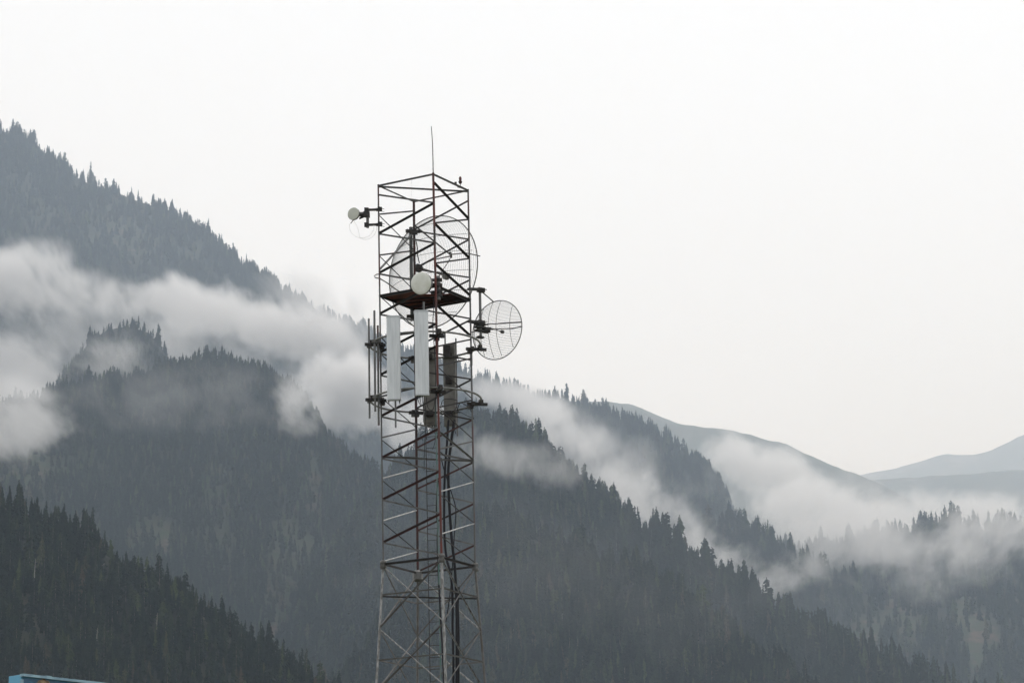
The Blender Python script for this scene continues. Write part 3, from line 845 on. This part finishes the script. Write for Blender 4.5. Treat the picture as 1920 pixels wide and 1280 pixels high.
tail = hill('tail', [(1150, 1300, 4300), (1250, 1110, 4300), (1320, 1020, 4350), (1380, 985, 4350), (1425, 1012, 4330), (1480, 1042, 4310), (1530, 1070, 4300), (1580, 1095, 4300), (1640, 1118, 4280), (1720, 1128, 4250), (1800, 1120, 4250), (1920, 1108, 4250), (2100, 1090, 4250), (2500, 1050, 4250)], 34, 20, (46, 280), 6.6, G_WOOD, 8, 56)
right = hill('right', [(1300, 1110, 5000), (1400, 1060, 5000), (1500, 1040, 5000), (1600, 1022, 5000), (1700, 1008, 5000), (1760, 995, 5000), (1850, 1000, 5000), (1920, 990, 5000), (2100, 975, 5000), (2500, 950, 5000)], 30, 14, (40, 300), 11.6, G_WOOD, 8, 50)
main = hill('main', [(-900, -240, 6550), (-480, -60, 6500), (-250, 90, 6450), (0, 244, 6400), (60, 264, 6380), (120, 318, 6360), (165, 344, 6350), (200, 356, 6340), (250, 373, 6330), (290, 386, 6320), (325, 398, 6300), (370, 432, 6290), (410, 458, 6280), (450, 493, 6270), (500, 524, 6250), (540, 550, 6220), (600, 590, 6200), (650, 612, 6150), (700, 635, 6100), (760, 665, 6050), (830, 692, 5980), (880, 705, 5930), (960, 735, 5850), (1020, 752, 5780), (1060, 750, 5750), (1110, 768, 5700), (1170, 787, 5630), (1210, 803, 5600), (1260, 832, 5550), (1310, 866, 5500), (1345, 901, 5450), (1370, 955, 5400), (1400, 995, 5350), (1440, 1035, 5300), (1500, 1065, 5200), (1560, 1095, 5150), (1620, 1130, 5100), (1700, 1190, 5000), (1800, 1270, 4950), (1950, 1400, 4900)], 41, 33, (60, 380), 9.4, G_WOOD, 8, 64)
grassy = hill('grassy', [(700, 690, 10500), (900, 720, 10500), (1000, 738, 10500), (1060, 750, 10500), (1105, 754, 10500), (1140, 751, 10500), (1200, 762, 10500), (1240, 782, 10500), (1280, 793, 10500), (1330, 801, 10500), (1375, 806, 10500), (1430, 821, 10500), (1475, 832, 10500), (1510, 850, 10500), (1545, 866, 10500), (1580, 879, 10500), (1620, 893, 10500), (1660, 912, 10500), (1720, 945, 10500), (1900, 1040, 10500), (2300, 1200, 10500)], 36, 30, (90, 380), 3.9, G_GRASS, 8, 50, rough=.9)
col_ = hill('saddle', [(1350, 980, 13500), (1500, 925, 13500), (1600, 903, 13500), (1650, 898, 13500), (1700, 897, 13500), (1760, 891, 13500), (1810, 889, 13500), (1860, 884, 13500), (1920, 881, 13500), (2050, 870, 13500), (2400, 850, 13500)], 30, 25, (80, 420), 7.3, G_GRASS, 8, 44, rough=1.0)
far = hill('far', [(1350, 960, 19000), (1500, 915, 19000), (1590, 895, 19000), (1625, 888, 19000), (1680, 878, 19000), (1720, 866, 19000), (1755, 854, 19000), (1775, 851, 19000), (1800, 853, 19000), (1830, 850, 19000), (1860, 843, 19000), (1885, 833, 19000), (1905, 822, 19000), (1930, 811, 19000), (2000, 785, 19000), (2200, 700, 19000), (2500, 640, 19000)], 32, 28, (120, 620), 1.7, G_FAR, 7, 48, rough=.45)

gm = bpy.data.meshes.new('ground')
GX = np.linspace(-5200, 9500, 60); GY = np.linspace(-150, 20500, 60)
gm.from_pydata([(x, y, 0) for y in GY for x in GX], [], [(j * 60 + i, j * 60 + i + 1, (j + 1) * 60 + i + 1, (j + 1) * 60 + i) for j in range(59) for i in range(59)])
gm.materials.append(mat_ground('valley_floor', (.07, .09, .035), (.16, .14, .11), (.12, .10, .07), .05))
go = bpy.data.objects.new('ground', gm); COL.objects.link(go); go['kind'] = 'structure'

# ------------------------------------------------------------------ conifers
def leafmat():
    m = bpy.data.materials.new('conifer_needles'); m.use_nodes = True
    nt = m.node_tree; b = nt.nodes['Principled BSDF']; b.inputs['Roughness'].default_value = .8
    b.inputs['Specular IOR Level'].default_value = .15
    oi = nt.nodes.new('ShaderNodeObjectInfo')
    rp = nt.nodes.new('ShaderNodeValToRGB')
    e = rp.color_ramp.elements
    e[0].position = 0; e[0].color = (.010, .017, .012, 1)
    e[1].position = 1; e[1].color = (.034, .048, .022, 1)
    k = e.new(.5); k.color = (.013, .021, .015, 1)
    k = e.new(.90); k.color = (.030, .042, .022, 1)
    k = e.new(.93); k.color = (.060, .050, .034, 1)
    k = e.new(.96); k.color = (.050, .070, .028, 1)
    k = e.new(.8); k.color = (.022, .034, .020, 1)
    tc = nt.nodes.new('ShaderNodeTexCoord')
    nz = nt.nodes.new('ShaderNodeTexNoise'); nz.inputs['Scale'].default_value = 6; nz.inputs['Detail'].default_value = 3
    mr = nt.nodes.new('ShaderNodeMapRange'); mr.inputs[1].default_value = .3; mr.inputs[2].default_value = .7; mr.inputs[3].default_value = .6; mr.inputs[4].default_value = 1.5
    mx = nt.nodes.new('ShaderNodeMix'); mx.data_type = 'RGBA'; mx.blend_type = 'MULTIPLY'; mx.inputs[0].default_value = 1
    L = nt.links.new
    L(oi.outputs['Random'], rp.inputs[0]); L(tc.outputs['Object'], nz.inputs['Vector']); L(nz.outputs[0], mr.inputs[0])
    L(rp.outputs[0], mx.inputs[6]); L(mr.outputs[0], mx.inputs[7]); L(mx.outputs[2], b.inputs['Base Color'])
    return m


M_LEAF = leafmat()
M_BARK = mat('conifer_bark', (.09, .075, .062), (.14, .125, .11), 5, .9)
M_SNAG = mat('bleached_dead_wood', (.38, .36, .33), (.24, .22, .20), 8, .9, stretch=(4, 4, .5))


def conifer(seed, width, base, power, tiers, nb, gap, flat):
    """unit-height conifer crown of drooping ragged branches"""
    rg = random.Random(seed)
    vs, fs = [], []
    for i in range(tiers):
        t = (i + .5) / tiers
        h = base + (1 - base) * t ** .92
        prof = (1 - t) ** power * (1 - .35 * math.exp(-t * 14))
        for k in range(nb):
            if rg.random() < gap: continue
            a = rg.uniform(0, 6.283)
            clump = .75 + .85 * noise.noise(Vector((math.cos(a) * 1.6, math.sin(a) * 1.6, h * 7 + seed * 3)))
            Ln = max(.012, width * prof * clump * rg.uniform(.75, 1.2)) + .008
            dr = Ln * (rg.uniform(.05, .35) if flat else rg.uniform(.3, .65))
            ca, sa = math.cos(a), math.sin(a)
            hh = h + rg.uniform(-.5, .5) * (1 - base) / tiers
            wd = Ln * rg.uniform(.20, .32)
            b = len(vs)
            lift = Ln * (.1 if flat else -.05)
            P = [(0, 0, 0), (.5, -1, lift), (.55, 1, lift), (.62, 0, lift * 1.3 + .01), (1, 0, -dr), (.8, -.75, -dr * .75), (.83, .7, -dr * .7), (.45, -.5, -dr - Ln * .16), (.7, .4, -dr - Ln * .2), (.3, .35, -dr * .6 - Ln * .14)]
            for x, y, z in P:
                X, Y = Ln * x, wd * y
                vs.append((X * ca - Y * sa, X * sa + Y * ca, hh + z))
            fs += [(b, b + 1, b + 3), (b, b + 3, b + 2), (b + 1, b + 5, b + 3), (b + 2, b + 3, b + 6), (b + 3, b + 5, b + 4), (b + 3, b + 4, b + 6), (b + 1, b + 7, b + 5), (b + 3, b + 8, b + 4), (b, b + 9, b + 3)]
    # leader
    b = len(vs)
    vs += [(.006, 0, .965), (-.004, .005, .965), (-.004, -.005, .965), (0, 0, 1.0)]
    fs += [(b, b + 1, b + 3), (b + 1, b + 2, b + 3), (b + 2, b, b + 3)]
    me = bpy.data.meshes.new('crown'); me.from_pydata(vs, [], fs); me.materials.append(M_LEAF)
    return me


KINDS = [conifer(11, .215, .08, .70, 24, 9, .05, False), conifer(12, .19, .08, .62, 26, 9, .05, False), conifer(13, .15, .10, .70, 28, 8, .08, False),
         conifer(14, .125, .12, .55, 28, 8, .10, False), conifer(15, .22, .16, .48, 19, 9, .15, True), conifer(16, .175, .20, .38, 17, 8, .22, True), conifer(17, .17, .06, .80, 26, 9, .05, False)]
tmb = MB().tube([(0, 0, -.03), (.002, 0, .3), (-.002, .001, .7), (0, 0, .97)], .016, 6, .003)
TR = bpy.data.meshes.new('trunk'); TR.from_pydata(tmb.v, [], tmb.f); TR.materials.append(M_BARK)
TR.polygons.foreach_set('use_smooth', [True] * len(tmb.f))

DENS = dict(near=.050, fore=.0260, spur=.0170, dome=.0290, knoll=.009, right=.0065, tail=.0085, main=.0095)
SIZE = dict(near=(10, 17), fore=(17, 27), spur=(22, 35), dome=(14, 22), knoll=(14, 22), right=(24, 42), tail=(24, 42), main=(22, 37))
SPIRE = dict(near=.12, fore=.3, spur=.45, dome=.45, knoll=.6, right=.8, tail=.6, main=.7)
rg = random.Random(99)
TREES = []                                    # (x, y, z, height, rot, kind, key, on_crest)
for key in DENS:
    G, nb, rows = HILLS[key]
    A, B_, Cc, Dd = G[:-1, nb - 2:-1], G[1:, nb - 2:-1], G[1:, nb - 1:], G[:-1, nb - 1:]
    area = .5 * np.linalg.norm(np.cross(B_ - A, Dd - A), axis=2) + .5 * np.linalg.norm(np.cross(B_ - Cc, Dd - Cc), axis=2)
    for i in range(A.shape[0]):
        for j in range(A.shape[1]):
            p = A[i, j]
            u, v, d = px(p)
            if not (-520 < u < 2420 and v < 1480): continue
            lam = area[i, j] * DENS[key] * (1.35 if j <= 3 and key in ('main', 'dome', 'spur', 'right', 'tail') else 1)
            n = int(lam) + (rg.random() < lam - int(lam))
            for _ in range(n):
                s, t = rg.random(), rg.random()
                q = (A[i, j] * (1 - s) + B_[i, j] * s) * (1 - t) + (Dd[i, j] * (1 - s) + Cc[i, j] * s) * t
                uu, vv, _d = px(q)
                keep = 1.0 - clearing(key, uu, vv)
                gl = noise.noise(Vector((q[0] * .012, q[1] * .004, q[2] * .006 + 5)))
                if key in ('right', 'main', 'tail') and gl < -.15: keep *= .45
                if rg.random() > keep: continue
                lo, hi = SIZE[key]
                hgt = lo + (hi - lo) * min(1.25, max(-.45, rg.gauss(.45, .38)))
                hgt *= .88 + .35 * noise.noise(Vector((q[0] * .03, q[2] * .03, 7)))
                crest = j <= 3
                if crest:
                    cl = noise.noise(Vector((uu * .045, 3, 3)))
                    hgt *= (1.22 if key in ('spur', 'fore', 'tail', 'right') else 1.1) + .55 * cl
                    if key == 'main' and uu < 560 and cl < -.2 and rg.random() < .6: hgt *= .5
                if crest: kd = rg.choice((2, 3, 3, 6, 6, 5, 1))
                elif rg.random() < SPIRE[key]: kd = rg.choice((2, 3, 3, 6))
                else: kd = rg.choice((0, 1, 0, 4, 5, 6))
                TREES.append((q[0], q[1], q[2] - .3, hgt, rg.uniform(0, 6.28), kd, key, crest))
TREES.sort(key=lambda t: t[0] ** 2 + t[1] ** 2)

# the trees that show largest become things of their own
vis = []
BW, BH = 640, 427
buf = np.zeros((BH, BW), bool)
for i, t in enumerate(TREES):
    u, v, d = px(t[:3]); u2, v2, _ = px((t[0], t[1], t[2] + t[3]))
    if t[6] in ('main', 'knoll'): continue
    x, yb, yt = u / 3, v / 3, v2 / 3
    hh = yb - yt
    if yt > BH or x < 0 or x > BW: continue
    tp = Vector((t[0], t[1], t[2] + t[3] * .85))
    dr = tp - EYE
    if any(b.ray_cast(EYE, dr.normalized(), dr.length - 3)[0] is not None for b in BV): continue
    free = 0
    for r in range(max(0, int(yt)), min(BH - 1, int(yb)) + 1):
        w = .15 * hh * min(1, (r - yt) / hh + .15)
        a, b = max(0, int(x - w)), min(BW, int(x + w) + 1)
        if b > a:
            s = buf[r, a:b]
            free += (b - a) - int(s.sum()); s[:] = True
    tot = .17 * hh * hh + 1
    if free > .3 * tot: vis.append((free, i))
vis.sort(reverse=True)
SOLO = {}
for f, i in vis[:290]: SOLO[i] = f

LAB = dict(near=('dark conifer rising on the treed crest of the near lower left slope', 'dark conifer within the packed trees of the near lower left slope'),
           fore=('tall conifer standing on the crest of the wooded spur right behind the tower foot', 'conifer within the forest below the spur crest behind the tower foot'),
           spur=('large conifer on the long descending ridge line right of the tower', 'conifer within the forest below the descending ridge right of the tower'),
           dome=('conifer on the top edge of the rounded wooded hill left of the tower', 'conifer within the forest of the rounded hill left of the tower'),
           right=('tall slim conifer in the mist on the plateau skyline at the right', 'slim conifer half lost in the mist of the right plateau'),
           tail=('tall conifer on the short descending ridge at far right below the mist', 'slim conifer among grass patches on the lower right slope'))
GRP = dict(near='trees of the near left slope', fore='trees of the spur behind the tower', spur='trees of the descending ridge', dome='trees of the rounded hill', right='trees of the right plateau', tail='trees of the lower right slope')
proto = {}
for i in sorted(SOLO):
    x, y, z, h, ro, kd, key, cr_ = TREES[i]
    # tree root with crown and trunk; copies share the mesh data
    if kd not in proto:
        r = bpy.data.objects.new('conifer_tree', None); COL.objects.link(r)
        cw = bpy.data.objects.new('crown', KINDS[kd]); COL.objects.link(cw); cw.parent = r
        tk = bpy.data.objects.new('trunk', TR); COL.objects.link(tk); tk.parent = r
        proto[kd] = (r, cw, tk)
    else:
        r0, c0, t0 = proto[kd]
        r = r0.copy(); COL.objects.link(r)
        cw = c0.copy(); COL.objects.link(cw); cw.parent = r
        tk = t0.copy(); COL.objects.link(tk); tk.parent = r
    r.location = (x, y, z); r.rotation_euler = (0, 0, ro); r.scale = (h, h, h)
    tag(r, LAB[key][0 if cr_ else 1], 'tree', GRP[key] + (' on its crest' if cr_ else ''))
for kd in range(7):
    if kd not in proto:
        pass

# bleached dead trunks
for (u, v0, v1, key, lb) in ((65, 1046, 1100, 'near', 'pale bleached dead trunk standing tallest at the far left of the near slope'), (182, 1176, 1206, 'near', 'pale dead trunk low on the near left slope above the blue sign'), (194.5, 1055, 1072, 'near', 'short pale snag high on the near left slope'),
                             (294.5, 1148, 1178, 'near', 'thin pale snag midway on the near left slope'), (1054.5, 1150, 1170, 'fore', 'thin pale snag on the spur right of the tower foot'), (963.5, 1178, 1196, 'fore', 'pale snag closest to the right side of the tower foot'), (1084, 1196, 1216, 'fore', 'slender pale snag low on the spur right of the tower'), (1172, 1250, 1275, 'fore', 'pale snag at the bottom edge right of the tower')):
    dr = ray(u, v1).normalized()
    hits = [b.ray_cast(EYE, dr)[0] for b in BV]
    hits = [h_ for h_ in hits if h_ is not None]
    if not hits: continue
    p = min(hits, key=lambda h_: h_.length)
    p = p - dr * 9
    q = at(u, v0, p.y)
    k = MB().tube([p + Vector((0, 0, -12)), p * .5 + q * .5 + Vector((.15, 0, 0)), Vector((p.x + .35, p.y, q.z))], .20, 7, .06)
    for s in (.35, .55, .7, .85):
        e = p + (Vector((p.x, p.y, q.z)) - p) * s; g = rg.uniform(0, 6.28)
        k.tube([e, e + Vector((math.cos(g) * 1.1, math.sin(g) * 1.1, .35))], .06, 5, .02)
    solo(k, 'dead_trunk', M_SNAG, p + Vector((0, 0, -12)), lb, 'dead tree')

# the rest of the wood: one object per hill, instances of the same conifers
def forest_nodes():
    ng = bpy.data.node_groups.new('forest_scatter', 'GeometryNodeTree')
    ng.interface.new_socket('Geometry', in_out='INPUT', socket_type='NodeSocketGeometry')
    ng.interface.new_socket('Geometry', in_out='OUTPUT', socket_type='NodeSocketGeometry')
    N, L = ng.nodes.new, ng.links.new
    gi, go_ = N('NodeGroupInput'), N('NodeGroupOutput')
    iop = N('GeometryNodeInstanceOnPoints'); jn = N('GeometryNodeJoinGeometry')
    for kd in sorted(proto):
        oi = N('GeometryNodeObjectInfo'); oi.inputs['Object'].default_value = proto[kd][1]; oi.inputs['As Instance'].default_value = True
        L(oi.outputs['Geometry'], jn.inputs[0])
    L(gi.outputs[0], iop.inputs['Points']); L(jn.outputs[0], iop.inputs['Instance'])
    iop.inputs['Pick Instance'].default_value = True
    def attr(nm, ty):
        a = N('GeometryNodeInputNamedAttribute'); a.data_type = ty; a.inputs[0].default_value = nm
        return a.outputs[0]
    L(attr('kind', 'INT'), iop.inputs['Instance Index'])
    cv = N('FunctionNodeEulerToRotation') if False else None
    cx = N('ShaderNodeCombineXYZ'); L(attr('rot', 'FLOAT'), cx.inputs[2])
    er = N('FunctionNodeEulerToRotation'); L(cx.outputs[0], er.inputs[0]); L(er.outputs[0], iop.inputs['Rotation'])
    cs = N('ShaderNodeCombineXYZ'); a = attr('size', 'FLOAT')
    wd = attr('girth', 'FLOAT')
    L(wd, cs.inputs[0]); L(wd, cs.inputs[1]); L(a, cs.inputs[2]); L(cs.outputs[0], iop.inputs['Scale'])
    L(iop.outputs[0], go_.inputs[0])
    return ng


NG = forest_nodes()
FL = dict(near='packed dark conifer forest covering the near lower left slope', fore='conifer forest covering the spur behind the tower foot', spur='conifer forest on the long ridge descending to the right of the tower', dome='conifer forest covering the rounded hill left of the tower',
          knoll='small wooded knoll rising out of the mist at the left', right='loose conifer wood in the mist on the right plateau', tail='conifer wood with grass patches on the lower right slope', main='far conifer forest on the high ridge running down from the upper left')
for key in DENS:
    T = [t for i, t in enumerate(TREES) if t[6] == key and i not in SOLO]
    me = bpy.data.meshes.new('forest')
    me.from_pydata([t[:3] for t in T], [], [])
    for nm, ty, val in (('size', 'FLOAT', [t[3] for t in T]), ('girth', 'FLOAT', [t[3] * (rg.uniform(.75, 1.1) if t[7] else rg.uniform(.8, 1.45)) for t in T]), ('rot', 'FLOAT', [t[4] for t in T]), ('kind', 'INT', [t[5] for t in T])):
        me.attributes.new(nm, ty, 'POINT').data.foreach_set('value', val)
    o = bpy.data.objects.new('forest', me); COL.objects.link(o)
    md = o.modifiers.new('scatter', 'NODES'); md.node_group = NG
    tag(o, FL[key], 'forest', None, 'stuff')
print('trees', len(TREES), {k: sum(t[6] == k for t in TREES) for k in DENS}, 'solo', {k: sum(TREES[i][6] == k for i in SOLO) for k in DENS})
# ------------------------------------------------------------------ air: haze and mist banks
def haze_box():
    x0, x1, y0, y1, z0, z1 = -6500, 8200, -400, 17500, -1000, 2900
    vs = [(x, y, z) for x in (x0, x1) for y in (y0, y1) for z in (z0, z1)]
    return vs


zmin = min(G[:, :, 2].min() for G, _, _ in HILLS.values()); zmax = max(G[:, :, 2].max() for G, _, _ in HILLS.values())
xmin = min(G[:, :, 0].min() for G, _, _ in HILLS.values()); xmax = max(G[:, :, 0].max() for G, _, _ in HILLS.values()); ymax = max(G[:, :, 1].max() for G, _, _ in HILLS.values())
hz = MB().box(((min(xmin, -5200) - 60 + max(xmax, 9500) + 60) / 2, (ymax + 60 - 260) / 2, (zmin - 1 + zmax + 60) / 2), ((max(xmax, 9500) + 60 - min(xmin, -5200) + 60) / 2, 0, 0), (0, (ymax + 60 + 260) / 2, 0), (0, 0, (zmax + 60 - zmin + 1) / 2))
mh = bpy.data.materials.new('haze_air'); mh.use_nodes = True
nt = mh.node_tree
for n in list(nt.nodes):
    if n.type == 'BSDF_PRINCIPLED': nt.nodes.remove(n)
pv = nt.nodes.new('ShaderNodeVolumePrincipled')
pv.inputs['Color'].default_value = (.70, .835, 1.0, 1)
pv.inputs['Absorption Color'].default_value = (1, 1, 1, 1)
pv.inputs['Density'].default_value = HAZE
pv.inputs['Anisotropy'].default_value = .55
nt.links.new(pv.outputs[0], nt.nodes['Material Output'].inputs['Volume'])
ho = hz.build('haze', mh)
tag(ho, 'pale blue air haze filling the valley', 'haze', None, 'stuff')


def mistmat(name, dens, freq, seed, soft, amp):
    m = bpy.data.materials.new(name); m.use_nodes = True
    nt = m.node_tree
    for n in list(nt.nodes):
        if n.type == 'BSDF_PRINCIPLED': nt.nodes.remove(n)
    N, L = nt.nodes.new, nt.links.new
    tc, ge = N('ShaderNodeTexCoord'), N('ShaderNodeNewGeometry')
    ln = N('ShaderNodeVectorMath'); ln.operation = 'LENGTH'; L(tc.outputs['Object'], ln.inputs[0])
    mp = N('ShaderNodeMapping'); mp.inputs['Scale'].default_value = (freq * .92, freq * .12, freq * 1.05); mp.inputs['Location'].default_value = (seed, seed * .7, seed * 1.3); mp.inputs['Rotation'].default_value = (0, R(22), 0)
    L(ge.outputs['Position'], mp.inputs[0])
    nz = N('ShaderNodeTexNoise'); nz.inputs['Scale'].default_value = 1; nz.inputs['Detail'].default_value = 7; nz.inputs['Roughness'].default_value = .68; nz.inputs['Distortion'].default_value = .35
    L(mp.outputs[0], nz.inputs['Vector'])
    inv = N('ShaderNodeMath'); inv.operation = 'SUBTRACT'; inv.inputs[0].default_value = 1; L(ln.outputs['Value'], inv.inputs[1])     # 1 at centre, 0 at rim
    ev = N('ShaderNodeMapRange'); ev.interpolation_type = 'SMOOTHSTEP'; ev.inputs[1].default_value = 0; ev.inputs[2].default_value = soft * .85; L(inv.outputs[0], ev.inputs[0])
    nn = N('ShaderNodeMath'); nn.operation = 'MULTIPLY_ADD'; L(ev.outputs[0], nn.inputs[0]); nn.inputs[1].default_value = amp; L(nz.outputs[0], nn.inputs[2])
    sm = N('ShaderNodeMapRange'); sm.interpolation_type = 'SMOOTHSTEP'; sm.inputs[1].default_value = .36 + amp * .70; sm.inputs[2].default_value = .76 + amp * .70
    L(nn.outputs[0], sm.inputs[0])
    mu = N('ShaderNodeMath'); mu.operation = 'MULTIPLY'; L(sm.outputs[0], mu.inputs[0]); L(ev.outputs[0], mu.inputs[1])
    m2 = N('ShaderNodeMath'); m2.operation = 'MULTIPLY'; L(mu.outputs[0], m2.inputs[0]); m2.inputs[1].default_value = dens
    pv = N('ShaderNodeVolumePrincipled'); pv.inputs['Color'].default_value = (.997, .998, 1, 1); pv.inputs['Anisotropy'].default_value = .55
    L(m2.outputs[0], pv.inputs['Density'])
    L(pv.outputs[0], nt.nodes['Material Output'].inputs['Volume'])
    return m


ico = bpy.data.meshes.new('mist')
bm = bmesh.new(); bmesh.ops.create_icosphere(bm, subdivisions=3, radius=1.0); bm.to_mesh(ico); bm.free()
def mist(n, u, v, D, ru, rv, tau, tilt, thick, label):
    d = D / FPX
    m = mistmat('mist_bank', tau / thick * 2.1, 1 / (88. * d), 3.3 + 7.7 * n, 1.0, .62 if tau > 1.1 else .38)
    me = ico.copy(); me.materials.clear(); me.materials.append(m)
    o = bpy.data.objects.new('mist', me); COL.objects.link(o)
    o.location = at(u, v, D)
    o.scale = (ru * d, thick, rv * d)
    o.rotation_euler = (0, R(tilt), 0)
    return tag(o, label, 'mist', None, 'stuff')


for n_, a in enumerate(MIST): mist(n_, *a)

# ------------------------------------------------------------------ light and sky
SUN_EL, SUN_AZ = 58, 20                       # high, a little right of straight ahead, behind thick cloud
w = bpy.data.worlds.new('World'); SC.world = w; w.use_nodes = True
nt = w.node_tree; N, L = nt.nodes.new, nt.links.new
bg = nt.nodes['Background']
sky = N('ShaderNodeTexSky'); sky.sky_type = 'NISHITA'; sky.sun_disc = False
sky.sun_elevation = R(SUN_EL); sky.sun_rotation = R(SUN_AZ); sky.dust_density = 3
tc = N('ShaderNodeTexCoord')
nz = N('ShaderNodeTexNoise'); nz.inputs['Scale'].default_value = 2.2; nz.inputs['Detail'].default_value = 4
L(tc.outputs['Generated'], nz.inputs['Vector'])
cl = N('ShaderNodeMix'); cl.data_type = 'RGBA'
cl.inputs[6].default_value = (SKYV * .925, SKYV * .941, SKYV * .966, 1); cl.inputs[7].default_value = (SKYV * .945, SKYV * .961, SKYV * .986, 1)
L(nz.outputs[0], cl.inputs[0])
mx = N('ShaderNodeMix'); mx.data_type = 'RGBA'; mx.inputs[0].default_value = .93
L(sky.outputs[0], mx.inputs[6]); L(cl.outputs[2], mx.inputs[7]); L(mx.outputs[2], bg.inputs['Color'])
bg.inputs['Strength'].default_value = .1
sl = bpy.data.lights.new('sun', 'SUN'); sl.energy = SUNE; sl.angle = R(25); sl.color = (1, .97, .93)
so = bpy.data.objects.new('sun', sl); COL.objects.link(so)
so.rotation_euler = (R(90 - SUN_EL), 0, R(-SUN_AZ + 180))
# sun direction check: light travels along -Z of the lamp; it stands ahead of the camera, high
dirn = Vector((math.sin(R(SUN_AZ)) * math.cos(R(SUN_EL)), math.cos(R(SUN_AZ)) * math.cos(R(SUN_EL)), math.sin(R(SUN_EL))))
so.rotation_euler = dirn.to_track_quat('Z', 'Y').to_euler()

SC.view_settings.view_transform = 'Standard'
SC.view_settings.look = 'None'
SC.view_settings.exposure = 0
SC.view_settings.gamma = 1
cy = SC.cycles
cy.max_bounces = 8; cy.diffuse_bounces = 2; cy.glossy_bounces = 2; cy.transmission_bounces = 2; cy.volume_bounces = 4
cy.volume_step_rate = 1.0; cy.volume_max_steps = 96
cy.use_adaptive_sampling = True; cy.adaptive_threshold = .015
cy.use_denoising = True
cy.sample_clamp_indirect = 4
